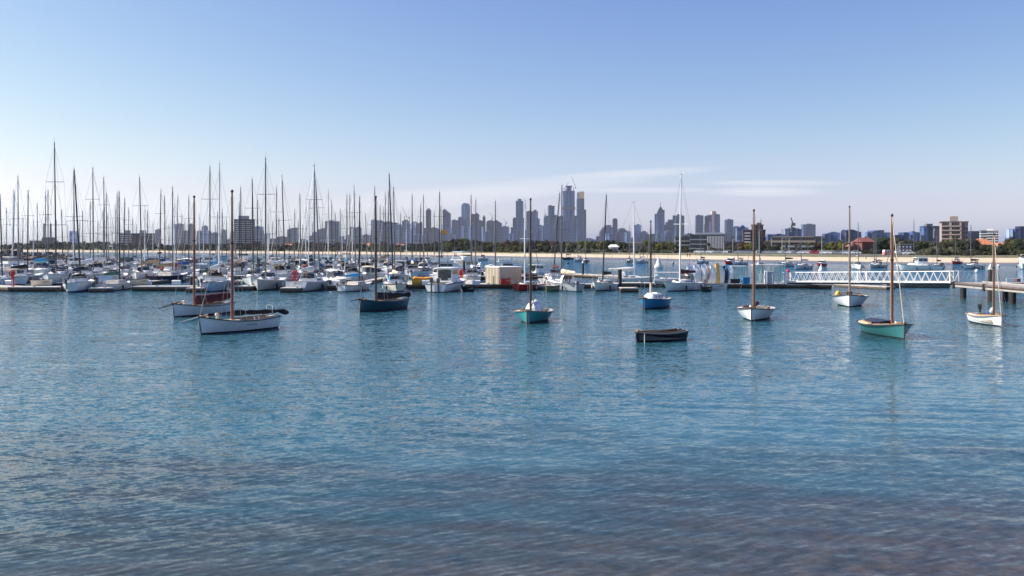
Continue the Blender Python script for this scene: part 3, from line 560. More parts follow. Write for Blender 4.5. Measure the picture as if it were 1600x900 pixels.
def zone_tree(px):
    for a, z in ((60, 'left of the power station'), (130, 'around the power station'), (184, 'left of the long slab block'), (245, 'below the long slab block'), (362, 'between slab block and balconied white tower'), (430, 'around the balconied white tower'), (495, 'left of the blue stepped block'), (560, 'below the blue stepped block'),
                 (640, 'behind the densest masts'), (710, 'left of the dome topped tower'), (760, 'below the dome topped tower'), (830, 'below the tall violet tower'), (880, 'left of the tallest skyscraper'), (930, 'below the gold topped tower'), (990, 'below the round topped slim tower'), (1060, 'below the spired tower'),
                 (1130, 'in front of the glass office'), (1200, 'by the brown brick tower'), (1275, 'in front of the long terrace'), (1340, 'left of the red brick mansion'), (1400, 'right of the red brick mansion'), (1465, 'left of the brown balcony block'), (1515, 'below the brown balcony block'), (1562, 'below the orange roofed house')):
        if px < a: return z
    return 'at the right edge'
TOPS = [(-200, 380), (0, 380), (50, 379), (100, 377), (150, 375), (200, 381), (250, 381), (300, 380), (350, 379), (400, 378), (450, 379), (500, 378), (560, 379), (600, 378), (650, 380), (700, 374), (720, 373), (760, 376), (800, 376), (840, 375), (880, 376), (930, 373), (960, 376), (1000, 379), (1040, 376), (1075, 384), (1130, 384), (1160, 379), (1195, 382), (1250, 384), (1290, 378), (1320, 375), (1350, 384), (1372, 370), (1400, 372), (1430, 374), (1445, 376), (1470, 379), (1512, 368), (1535, 382), (1560, 382), (1580, 372), (1610, 370), (1800, 370)]
def top_at(px):
    for (a, y0), (b, y1) in zip(TOPS, TOPS[1:]):
        if px <= b: return y0 + (y1 - y0) * (px - a) / (b - a)
    return 374
px = -40.
while px < 1660:
    kind = rt.choice(['round', 'round', 'spread', 'spread', 'round']) if px > 180 or px < 120 else rt.choice(['round', 'pine', 'spread'])
    Y = shore(px) + rt.uniform(80, 105); tp = top_at(px) + rt.uniform(-1.5, 4.0)
    reg = ['dark green', 'grey green', 'dark green', 'olive green'] if px > 1340 else ['dark green', 'grey green', 'reddish brown', 'dark green', 'olive green', 'reddish brown'] if px < 680 else ['dark green', 'olive green', 'grey green', 'yellow green', 'reddish brown']
    if 1275 < px < 1335: reg = ['reddish brown', 'olive green', 'yellow green', 'reddish brown']
    cc = rt.choice(reg)
    place_tree(rt.choice(TP[kind]), px, tp, Y, 2.0, cc, f'{ {"round": "round bushy", "spread": "broad spreading", "pine": "conical"}[kind]} {cc} tree', rt.uniform(.8, 1.15))
    px += (rt.uniform(7, 12) if px > 1340 else rt.uniform(8, 13)) * (1.1 if px > 1060 and px < 1340 else 1)
# a second rank deeper in the gaps, and low shrubs along the sand
px = -30.
while px < 1660:
    Y = shore(px) + rt.uniform(130, 190); cc = rt.choice(['dark green', 'grey green', 'olive green'])
    if not (1060 < px < 1340): place_tree(rt.choice(TP['round']), px, top_at(px) + rt.uniform(1, 5), Y, 2.2, cc, f'{cc} tree in the second rank', 1.25, group='second rank of trees')
    px += rt.uniform(13, 19)
px = -20.
while px < 1650:
    Y = shore(px) + rt.uniform(74, 79) if 1060 < px < 1430 else shore(px) + rt.uniform(50, 60); cc = rt.choice(['olive green', 'dark green', 'sage green'] if 860 < px < 1060 else ['dark green', 'grey green', 'olive green'])
    hgt = rt.uniform(1.2, 2.4) if px > 860 else rt.uniform(2.0, 4)
    place_tree(rt.choice(TP['bush']), px, HZ + (EYE - 1.9 - hgt) * F / Y, Y, 1.85, cc, f'low {cc} shrub above the sand', 1.5, name='shrub', group='shrubs above the beach', cat='shrub')
    px += rt.uniform(9, 15)
for px, tp, w in ((1440, 389, 1.1), (1452, 386, 1.2), (1463, 384, 1.2), (1474, 387, 1.2), (1486, 385, 1.2), (1497, 387, 1.1)):
    place_tree(rt.choice(TP['bush']), px, tp, shore(px) + 52, 1.8, 'sage green', 'pale sage coloured coastal bush beside the sand', w * .8, name='coastal_bush', group='sage bushes right of the beach house', cat='bush', zone='before the brown block')
for px, tp in ((1440, 378), (1456, 376), (1480, 378), (1497, 377), (1508, 373), (1524, 385), (1549, 386), (1560, 386), (1571, 386), (1536, 387), (1588, 379), (1600, 374)):
    place_tree(rt.choice(TP['round']), px, tp, shore(px) + 62, 1.9, rt.choice(['dark green', 'grey green']), 'dense dark shore tree standing forward of the others', 1.05, group='forward dark trees at right')
for px, tp, Y in ((1107, 378, 390), (1200, 375, 372), (1141, 383, 380), (704, 379, 520), (747, 383, 470), (768, 380, 470), (793, 381, 465), (826, 382, 450), (843, 380, 440), (868, 384, 440), (892, 380, 430), (907, 382, 425), (925, 383, 420), (985, 381, 400), (1008, 374, 395), (1028, 380, 395), (1044, 378, 390), (1245, 381, 360), (1262, 378, 362), (640, 382, 530), (1155, 386, 376), (1270, 384, 360), (1222, 385, 361)):
    place_tree(rt.choice(PP), px, tp, Y, 2.0, rt.choice(['olive green', 'olive green', 'grey green', 'yellow green']), 'date palm with a drooping crown', .95, name='palm_tree', group='palms along the esplanade', cat='palm', part='fronds')
for l in TP.values():
    for o in l + []:
        for c in list(KID[o.name]): bpy.data.objects.remove(c)
        bpy.data.objects.remove(o)
for o in PP:
    for c in list(KID[o.name]): bpy.data.objects.remove(c)
    bpy.data.objects.remove(o)
# the wood and roofs far behind the shore, read as one mass
def far_wood():
    q = MB(); r = random.Random(5)
    for i in range(5200):
        px = r.uniform(-150, 1750); Y = shore(min(px, 1600)) + r.uniform(200, 420); top = top_at(px) + r.uniform(1.5, 10); x = (px - 800) / F * Y; z = EYE - (top - HZ) / F * Y; s = r.uniform(.8, 2.0)
        if z < 2.5: z = r.uniform(2.5, 5)
        d = Vector((r.uniform(-1, 1), r.uniform(-1, 1), r.uniform(-1, 1))).normalized(); u = d.orthogonal().normalized() * s; w = d.cross(u)
        z = r.uniform(2.6, max(3, z)); c = Vector((x, Y, z)); q.add([c - u, c - w, c + u, c + w], [(0, 1, 2, 3)]); c2 = c + Vector((0, .4, 0)); q.add([c2 - w, c2 + d * s, c2 + w, c2 - d * s], [(0, 1, 2, 3)])
    o = q.build('far_trees', LF['grey green']); tag(o, 'mass of far tree tops behind the foreshore', 'trees'); o['kind'] = 'stuff'
far_wood()

# ------------------------------------------------------------------ cars, lamp posts, wall, rocks
carp = mat('white_car_paint', (.75, .76, .78), .25, coat=.6, var=.03); tyre = mat('rubber', (.02, .02, .02), .8); chrome = mat('alloy', (.5, .5, .52), .3, .8); cglass = mat('car_glass', (.02, .025, .03), .08, spec=.8)
def car_proto():
    t = empty('parked_car', (0, -400, 0)); b = MB()
    prof = [(-2.15, .35), (-2.2, .75), (-2.05, .95), (-1.3, 1.02), (-.75, 1.42), (.75, 1.45), (1.55, 1.0), (2.1, .92), (2.2, .6), (2.15, .35)]
    b.loft([[(x, y * (1 if z < 1.1 else .82), z) for x, z in prof] for y in (-.88, .88)], sm=False); b.build('body', carp, t)
    for s in (-1, 1):
        g = MB(); g.add([(-1.15, s * .86, 1.03), (1.3, s * .86, 1.03), (.72, s * .755, 1.38), (-.7, s * .755, 1.36)], [(0, 1, 2, 3) if s < 0 else (3, 2, 1, 0)]); g.v = [(x, y + s * .03, z) for x, y, z in g.v]; g.build('side_window', cglass, t)
        for x in (-1.35, 1.35):
            w = MB(); w.tube((x, s * .72, .33), (x, s * .93, .33), .33, .33, 12); w.build('wheel', tyre, t); MB().tube((x, s * .93, .33), (x, s * .95, .33), .2, .18, 8).build('rim', chrome, t)
    MB().add([(1.56, -.7, 1.04), (1.56, .7, 1.04), (.8, .66, 1.43), (.8, -.66, 1.43)], [(0, 1, 2, 3)]).build('windscreen', cglass, t)
    return t
cp = car_proto(); kidmap(); cols = {'white': carp, 'silver': mat('silver_paint', (.42, .43, .45), .3, .5, coat=.5), 'dark': mat('dark_paint', (.03, .035, .045), .25, coat=.6), 'red': mat('red_paint', (.4, .03, .02), .3, coat=.5), 'white ': carp}
rc = random.Random(4); first = True
for px in list(range(1093, 1345, 9)) + [752, 772, 850, 790, 815, 1420, 230, 300, 470, 500]:
    px += rc.uniform(-1.5, 1.5); Y = shore(px) + 66 + rc.uniform(-1, 1); cn = rc.choice(['white', 'white', 'silver', 'white ', 'dark', 'white', 'red' if rc.random() < .15 else 'silver'])
    c = copy_tree(cp, {'body': cols[cn]}); c.location = ((px - 800) / F * Y, Y, 1.95); c.rotation_euler = (0, 0, rc.choice([0, math.pi]) + rc.uniform(-.05, .05) + math.atan2(-.35, 1)); c.name = 'parked_car'
    tag(c, f'{cn.strip()} car parked on the esplanade', 'car', 'cars parked along the esplanade', zone_tree(px), px)
for c in list(KID[cp.name]): bpy.data.objects.remove(c)
bpy.data.objects.remove(cp)
polem = mat('pole_paint', (.5, .5, .5), .5)
for px, tp in ((1284, 371), (1222, 372), (1227, 373), (1233, 372), (1186, 360), (1145, 374), (1153, 376), (1405, 378), (1317, 380), (760, 384), (905, 384), (862, 385), (965, 384), (1131, 380), (1558, 385)):
    Y = shore(px) + 57.5; t = thing('lamp_post', 'slim grey lamp post on the esplanade', 'lamp post', ((px - 800) / F * Y, Y, 2.0), 0, 'esplanade lamp posts', zone_tree(px), px); h = EYE - (tp - HZ) / F * Y - 2.0
    MB().tube((0, 0, 0), (0, 0, h), .09, .06, 6).build('pole', polem, t); q = MB(); q.tube((0, 0, h), (.9, 0, h + .15), .05, .04, 5); q.box(1.0, 0, h + .1, .6, .25, .1); q.build('lamp_head', polem, t)
Y = shore(1380) + 40
t = thing('sea_wall', 'low pale sea wall with dark footing below beach house', 'wall', PX(1380, 401.5, Y)); MB().box(0, 0, -.8, 18, 1, .9).build('footing', mat('dark_stone', (.09, .08, .07), .9), t); MB().box(0, 0, .102, 18.2, 1.3, .45).build('coping', mat('pale_stone', (.5, .42, .36), .85), t)
t = thing('van', 'pink and white beach van above the sea wall', 'van', PX(1386.5, 399.2, Y + 8)); MB().box(0, 0, .3, 2.9, 1.9, .9).build('body', mat('pink_paint', (.55, .2, .2), .4), t); MB().box(0, 0, 1.201, 2.8, 1.8, .8, tx=.9).build('roof', carp, t)
for x in (-.9, .9): MB().tube((x, -1, .3), (x, -.8, .3), .32, .32, 10).build('wheel', tyre, t)
for x in (-.8, 0, .8): MB().box(x, -.93, 1.3, .6, .06, .45).build('window', cglass, t)
t = thing('van', 'small cream van beside dark beach house', 'van', PX(1403, 399.8, Y + 8)); MB().box(0, 0, .3, 2.2, 1.7, .8).build('body', mat('cream_paint', (.6, .5, .35), .4), t); MB().box(0, 0, 1.101, 2.0, 1.6, .6, tx=.85).build('roof', carp, t)
for x in (-.7, .7): MB().tube((x, -.95, .3), (x, -.75, .3), .3, .3, 10).build('wheel', tyre, t)
# people on the sand: each a continuous small figure with its feet on the beach
def person(px, Y, label, top, leg, skin=(.35, .2, .14)):
    z = 1.0; me = bpy.data.meshes.new('person'); V = [(0, 0, .92), (0, 0, 1.18), (0, 0, 1.42), (0, 0, 1.52), (0, 0, 1.68), (-.2, 0, 1.38), (-.27, .03, 1.1), (-.26, -.08, .85), (.2, 0, 1.38), (.27, .03, 1.1), (.26, -.08, .85), (-.1, 0, .88), (-.12, -.06, .48), (-.13, .02, .05), (.1, 0, .88), (.13, .05, .48), (.14, .12, .05), (-.13, -.12, .03), (.14, -.02, .03)]
    E = [(0, 1), (1, 2), (2, 3), (3, 4), (2, 5), (5, 6), (6, 7), (2, 8), (8, 9), (9, 10), (0, 11), (11, 12), (12, 13), (0, 14), (14, 15), (15, 16), (13, 17), (16, 18)]
    R = [.15, .14, .16, .06, .10, .07, .05, .035, .07, .05, .035, .1, .065, .04, .1, .065, .04, .035, .035]
    me.from_pydata(V, E, []); o = bpy.data.objects.new('person', me); COL.objects.link(o); md = o.modifiers.new('skin', 'SKIN')
    for i, r in enumerate(R): me.skin_vertices[0].data[i].radius = (r, r * .8) if me.skin_vertices else (r, r)
    return o
def people():
    for px, lb, c in ((1074, 'standing figure in dark clothes on the sand, left one', (.03, .03, .04)), (1078, 'standing figure in red top on the sand', (.4, .05, .04)), (1005, 'lone dark figure on the sand below the palms', (.04, .04, .07)), (1353, 'figure in grey walking on the sand at right', (.2, .2, .22))):
        Y = shore(px) + 20; b = MB()
        # limbs and trunk joined ring by ring into one skin
        def ring(cx, cy, z, rx, ry): return [(cx + rx * math.cos(k * math.pi / 4), cy + ry * math.sin(k * math.pi / 4), z) for k in range(8)]
        for s in (-1, 1):
            b.loft([ring(s * .12, -.03, .0, .05, .11), ring(s * .12, 0, .08, .045, .05), ring(s * .11, .01, .45, .06, .065), ring(s * .1, 0, .85, .09, .1)], 1)
            b.loft([ring(s * .27, -.04, .78, .025, .045), ring(s * .26, 0, .88, .035, .035), ring(s * .25, .02, 1.12, .045, .045), ring(s * .2, 0, 1.4, .06, .06)], 2)
        b.loft([ring(0, 0, .82, .17, .12), ring(0, 0, 1.05, .15, .11), ring(0, 0, 1.3, .2, .12), ring(0, 0, 1.43, .17, .1), ring(0, 0, 1.48, .06, .06)], 0)
        b.loft([ring(0, 0, 1.46, .05, .05), ring(0, -.01, 1.54, .07, .085), ring(0, -.01, 1.64, .085, .1), ring(0, 0, 1.74, .04, .05)], 2)
        o = b.build('person', [mat('shirt_%d' % px, c, .9), mat('dark_trousers', (.03, .035, .05), .9), mat('skin', (.35, .2, .14), .6)], None, ((px - 800) / F * Y, Y, .80)); tag(o, lb, 'person')
people()
def rocks():
    r = random.Random(9); b = MB()
    for i in range(1500):
        px = r.uniform(-260, 122); k = (122 - px) / 380; Y0 = 330 + 30 * k; dy = r.uniform(-5, 5); h = (2.6 + (1.0 if px < 35 else 0)) * (1 - abs(dy) / 6.5) * min(1, (124 - px) / 25); z = r.uniform(-.3, h); s = r.uniform(.45, 1.05)
        x = (px - 800) / F * Y0; vs = []
        for a in range(8):
            vs.append((x + s * r.uniform(.55, 1) * (1 if a & 1 else -1), Y0 + dy + s * r.uniform(.5, 1) * (1 if a & 2 else -1), z + s * r.uniform(.4, .9) * (1 if a & 4 else -1)))
        b.add(vs, [(0, 2, 3, 1), (4, 5, 7, 6), (0, 1, 5, 4), (2, 6, 7, 3), (0, 4, 6, 2), (1, 3, 7, 5)])
    o = b.build('breakwater', mat('basalt_rock', (.11, .09, .085), .95, var=.5, vs=.7, bump=.5)); tag(o, 'dark boulder breakwater behind the marina at far left', 'breakwater'); o['kind'] = 'stuff'
rocks()
# ------------------------------------------------------------------ boats: builders
gel = hull_mat('white_gelcoat', (.84, .84, .82), .16); gelc = hull_mat('cream_gelcoat', (.70, .64, .52), .25); gelg = hull_mat('grey_gelcoat', (.45, .48, .50), .3); gelb = hull_mat('pale_blue_gelcoat', (.42, .56, .68), .3)
anti = mat('antifouling', (.012, .014, .016), .8, var=.3); antib = mat('blue_antifouling', (.02, .06, .14), .7); navy = mat('navy_paint', (.012, .016, .04), .35, coat=.3); blk = mat('black_paint', (.01, .01, .012), .4)
deckm = mat('deck_paint', (.62, .58, .50), .6, var=.12, vs=3); deckw = mat('white_deck', (.84, .83, .79), .55, var=.06); teak = mat('teak', (.30, .17, .08), .6, var=.25, vs=6, stretch=(.4, 6, 1)); varn = mat('varnished_spar', (.17, .055, .022), .3, var=.3, vs=2, stretch=(8, 8, .6), coat=.3); varnd = mat('dark_spar', (.045, .025, .018), .45, var=.3)
alu = mat('spar_aluminium', (.13, .13, .135), .4, .3, var=.1); aluw = mat('white_spar', (.72, .72, .70), .4); alud = mat('black_spar', (.03, .03, .035), .4); wire = mat('rigging_wire', (.22, .22, .22), .4, .6); rope = mat('pale_rope', (.55, .52, .42), .9); steel = mat('stainless_rail', (.55, .55, .56), .25, .9)
cv = {k: mat(k + '_canvas', c, .9, var=.2, vs=4, bump=.6) for k, c in {'navy': (.015, .022, .06), 'black': (.010, .010, .014), 'maroon': (.085, .014, .016), 'blue': (.02, .09, .30), 'sky blue': (.03, .33, .62), 'white': (.68, .67, .63), 'cream': (.62, .50, .36), 'grey': (.22, .22, .23), 'green': (.04, .12, .09), 'teal': (.01, .10, .16), 'orange': (.75, .30, .03), 'red': (.45, .03, .03), 'tan': (.38, .26, .15)}.items()}
win = mat('boat_window', (.015, .02, .025), .08, spec=.8, var=.2); inner = mat('cockpit_lining', (.30, .27, .22), .8, var=.3, vs=4); redp = mat('red_enamel', (.55, .03, .025), .4); rubber = MATS['rubber']; outb = mat('outboard_cowl', (.03, .03, .035), .35)

class Hull:
    def __init__(s, L, B, fb, fm, fs, tr=.6, rake=.25, tm=.55, sr=.1, full=.8):
        s.L, s.B, s.fb, s.fm, s.fs, s.tr, s.rake, s.tm, s.sr, s.full = L, B, fb, fm, fs, tr, rake, tm, sr, full
    def b(s, t):
        if t < s.tm: return s.B / 2 * max(math.sin(math.pi / 2 * t / s.tm), 0) ** s.full
        return s.B / 2 * (1 - (1 - s.tr) * ((t - s.tm) / (1 - s.tm)) ** 1.8)
    def z(s, t): return s.fm + ((s.fb - s.fm) * ((.6 - t) / .6) ** 2 if t < .6 else (s.fs - s.fm) * ((t - .6) / .4) ** 2)
    def pt(s, t, z, side):
        sh = s.z(t); u = min(1, max(0, (z + .3) / (sh + .3))); e = .65 * (1 - t) ** 2 + .26
        x = s.L / 2 - t * s.L - s.rake * (1 - u) * (1 - t) ** 4 + s.sr * (1 - u) * t ** 6
        return (x, side * max(s.b(t), .012) * max(u, .02) ** e, z)
    def mesh(s, n=14, stripe=False):
        m = MB(); ts = [(i / n) ** 1.25 for i in range(n + 1)]
        for side in (-1, 1):
            rows = []
            for t in ts:
                sh = s.z(t); zs = [-.3, -.12, .02, .10] + [.10 + (sh - .10) * f for f in (.3, .6, .86, 1)]
                rows.append([s.pt(t, z, side) for z in zs])
            k = len(rows[0]); o = len(m.v); m.v += [p for r in rows for p in r]
            for i in range(n):
                for j in range(k - 1):
                    q = (o + i * k + j, o + (i + 1) * k + j, o + (i + 1) * k + j + 1, o + i * k + j + 1)
                    m.f.append(q if side < 0 else q[::-1]); m.m.append(1 if j < 3 else (2 if stripe and j == 6 else 0)); m.sm.append(True)
            if side < 0: A = rows[-1]
            else: Bq = rows[-1]
        for j in range(len(A) - 1):
            m.add([A[j], A[j + 1], Bq[j + 1], Bq[j]], [(0, 1, 2, 3)], 1 if j < 3 else 0)
        m.add([A[0], Bq[0], s.pt(0, -.3, 1)], [(0, 1, 2)], 1)
        return m
    def rail(s, r=.035, z=0, out=.02, n=16, t0=0, t1=1):
        m = MB()
        for side in (-1, 1):
            pts = []
            for i in range(n + 1):
                t = t0 + (t1 - t0) * i / n; p = s.pt(t, s.z(t), side); pts.append((p[0], p[1] + side * out, p[2] + z))
            m.path(pts, r, 4)
        if t1 == 1: a = s.pt(1, s.z(1), 1); m.tube((a[0], a[1], a[2] + z), (a[0], -a[1], a[2] + z), r, r, 4)
        return m
    def deck(s, cp=None, drop=.04, crown=.05, depth=.4, n=16):
        """deck with an open well cp = (t0, t1, half-width fraction); mats: 0 deck, 1 lining"""
        m = MB(); ts = sorted(set([i / n for i in range(n + 1)] + ([cp[0], cp[1]] if cp else [])))
        def row(t): z = s.z(t) - drop; p = s.pt(t, s.z(t), 1); return p[0], max(p[1] - .01, .005), z
        for a, b_ in zip(ts, ts[1:]):
            xa, wa, za = row(a); xb, wb, zb = row(b_)
            if cp and a >= cp[0] - 1e-6 and b_ <= cp[1] + 1e-6:
                ca, cb = wa * cp[2], wb * cp[2]; fl = s.z(.7) - depth - drop
                for q in (-1, 1):
                    m.add([(xa, q * wa, za), (xb, q * wb, zb), (xb, q * cb, zb + crown), (xa, q * ca, za + crown)], [(0, 1, 2, 3)], 0)
                    m.add([(xa, q * ca, za + crown), (xb, q * cb, zb + crown), (xb, q * cb, fl), (xa, q * ca, fl)], [(0, 1, 2, 3)], 1)
                m.add([(xa, ca, fl), (xb, cb, fl), (xb, -cb, fl), (xa, -ca, fl)], [(0, 1, 2, 3)], 1)
                if abs(a - cp[0]) < 1e-6: m.add([(xa, -ca, za + crown), (xa, ca, za + crown), (xa, ca, fl), (xa, -ca, fl)], [(0, 1, 2, 3)], 1)
                if abs(b_ - cp[1]) < 1e-6: m.add([(xb, -cb, zb + crown), (xb, cb, zb + crown), (xb, cb, fl), (xb, -cb, fl)], [(0, 1, 2, 3)], 1)
            else:
                m.add([(xa, wa, za), (xa, 0, za + crown), (xa, -wa, za), (xb, -wb, zb), (xb, 0, zb + crown), (xb, wb, zb)], [(0, 1, 4, 5), (1, 2, 3, 4)], 0)
        return m
def cover(x0, z0, x1, z1, r0, r1, rnd, tall=1.5, n=12):
    """furled sail under its canvas, lumpy along the boom"""
    m = MB(); rings = []
    for i in range(n + 1):
        k = i / n; x = x0 + (x1 - x0) * k; z = z0 + (z1 - z0) * k; r = (r0 + (r1 - r0) * k) * rnd.uniform(.85, 1.15); r *= (1 if 0 < i < n else .5)
        rings.append([(x + .02 * math.sin(j), r * math.cos(j * math.pi / 4) * rnd.uniform(.9, 1.1), z + r * tall * math.sin(j * math.pi / 4) * rnd.uniform(.9, 1.08)) for j in range(8)])
    return m.loft(rings)
def cabin(x0, x1, w0, w1, z0, z1, front=.5, back=.15, top=.78):
    """a trunk cabin tapering forward (x1 is forward); returns its mesh"""
    m = MB(); pts = [(x0, w0), (x0 + (x1 - x0) * .5, (w0 + w1) / 2 * 1.08), (x1 - .1, w1), (x1, w1 * .6)]
    lo = [(x, y, z0) for x, y in pts] + [(x, -y, z0) for x, y in pts[::-1]]
    def sh(x): return x + (back if x < (x0 + x1) / 2 - .01 else (-front if x > (x0 + x1) / 2 + .3 else 0)) * 1
    mid = [(sh(x) * .5 + x * .5 if False else x + (sh(x) - x) * .6, y * (1 + top) / 2, z0 + (z1 - z0) * .75) for x, y, z in lo]; hi = [(sh(x), y * top * .92, z1) for x, y, z in lo]
    return m.loft([lo, mid, hi], sm=False)

def rig(t, H, mx, base, mm, L, h, boom=None, spr=2, lean=0, r=.085, fore=True):
    """mast, spreaders and wires, all with their foot at the mast step so a copy can be made taller"""
    o = (mx, 0, base); q = MB(); q.tube((0, 0, -.1), (0, 0, H * .6), r, r * .95, 8); q.tube((0, 0, H * .6), (0, 0, H), r * .95, r * .6, 8); q.build('mast', mm, t, o)
    q = MB(); q.tube((0, 0, H), (0, 0, H + .5), .012, .012, 3); q.box(-.12, 0, H, .34, .04, .05); q.tube((.1, 0, H), (.35, 0, H + .25), .012, .012, 3); q.build('masthead_gear', wire, t, o)
    w = MB(); bz = h.z(.02) - base; sz = h.z(1) - base; hw = h.b(.5)
    if fore: w.tube((0, 0, H * .98), (L / 2 - .1 - mx, 0, bz), .014, .014, 3)
    w.tube((0, 0, H), (-L / 2 + .1 - mx, 0, sz), .012, .012, 3)
    for k in range(spr):
        z = H * ((k + 1) / (spr + 1) + .03)
        for s in (-1, 1):
            w.tube((-.05, s * (hw * .72 - .15 * k), z), (0, 0, H * (.97 if k == spr - 1 else (k + 2) / (spr + 1) + .03)), .011, .011, 3)
            if k == 0: w.tube((-.05, s * hw * .72, z), (-.2, s * hw * .95, 0), .011, .011, 3)
            else: w.tube((-.05, s * (hw * .72 - .15 * k), z), (-.05, s * hw * .72, H * (k / (spr + 1) + .03)), .011, .011, 3)
    if spr == 0:
        for s in (-1, 1):
            for dx in (-.5, -.15): w.tube((0, 0, H * .9), (dx, s * hw * .95, 0), .014, .014, 3)
    w.build('rigging', wire, t, o)
    for k in range(spr):
        z = H * ((k + 1) / (spr + 1) + .03); MB().tube((-.05, -hw * .72 + .15 * k, z), (-.05, hw * .72 - .15 * k, z), .03, .03, 4).build('spreader', mm, t, o)
def rails(t, h, step=1.4, hgt=.6, t0=.12, t1=.9):
    q = MB(); L = h.L
    for s in (-1, 1):
        n = max(2, int(L * (t1 - t0) / step)); prev = None
        for i in range(n + 1):
            a = t0 + (t1 - t0) * i / n; p = Vector(h.pt(a, h.z(a), s)) * 1; p.y *= .95; q.tube(p, p + Vector((0, 0, hgt)), .014, .014, 3)
            if prev is not None:
                q.tube(prev + Vector((0, 0, hgt)), p + Vector((0, 0, hgt)), .009, .009, 3); q.tube(prev + Vector((0, 0, hgt * .5)), p + Vector((0, 0, hgt * .5)), .008, .008, 3)
            prev = p
    q.build('lifelines', steel, t)
    q = MB(); a, b_ = Vector(h.pt(t0, h.z(t0), 1)), Vector(h.pt(t0, h.z(t0), -1)); a.y *= .95; b_.y *= .95; f = Vector((L / 2 - .02, 0, h.z(0))); u = Vector((0, 0, hgt))
    q.path([a + u, (a + f) / 2 + u + Vector((.15, .1, 0)), f + u, (b_ + f) / 2 + u + Vector((.15, -.1, 0)), b_ + u], .02, 4)
    for y in (-.12, .12): q.tube(f + Vector((-.35, y, 0)), f + u + Vector((-.1, y, 0)), .02, .02, 4)
    q.build('pulpit', steel, t)
    q = MB(); a, b_ = Vector(h.pt(1, h.z(1), 1)), Vector(h.pt(1, h.z(1), -1)); a.y *= .92; b_.y *= .92; c, d = Vector(h.pt(t1, h.z(t1), 1)), Vector(h.pt(t1, h.z(t1), -1)); c.y *= .95; d.y *= .95
    q.path([c + u, a + u, b_ + u, d + u], .02, 4); q.path([c + u * .5, a + u * .5, b_ + u * .5, d + u * .5], .012, 3)
    for p in (a, b_): q.tube(p, p + u, .02, .02, 4)
    q.build('pushpit', steel, t)
def outboard(t, x, y, z, s=1., m=None):
    o = MB(); o.box(x, y, z - .1 * s, .32 * s, .26 * s, .42 * s, tx=.8, ty=.8); o.box(x + .02, y, z - .95 * s, .14 * s, .1 * s, .86 * s); o.box(x - .02, y, z - 1.0 * s, .3 * s, .05 * s, .08 * s); return o.build('outboard_motor', m or outb, t)
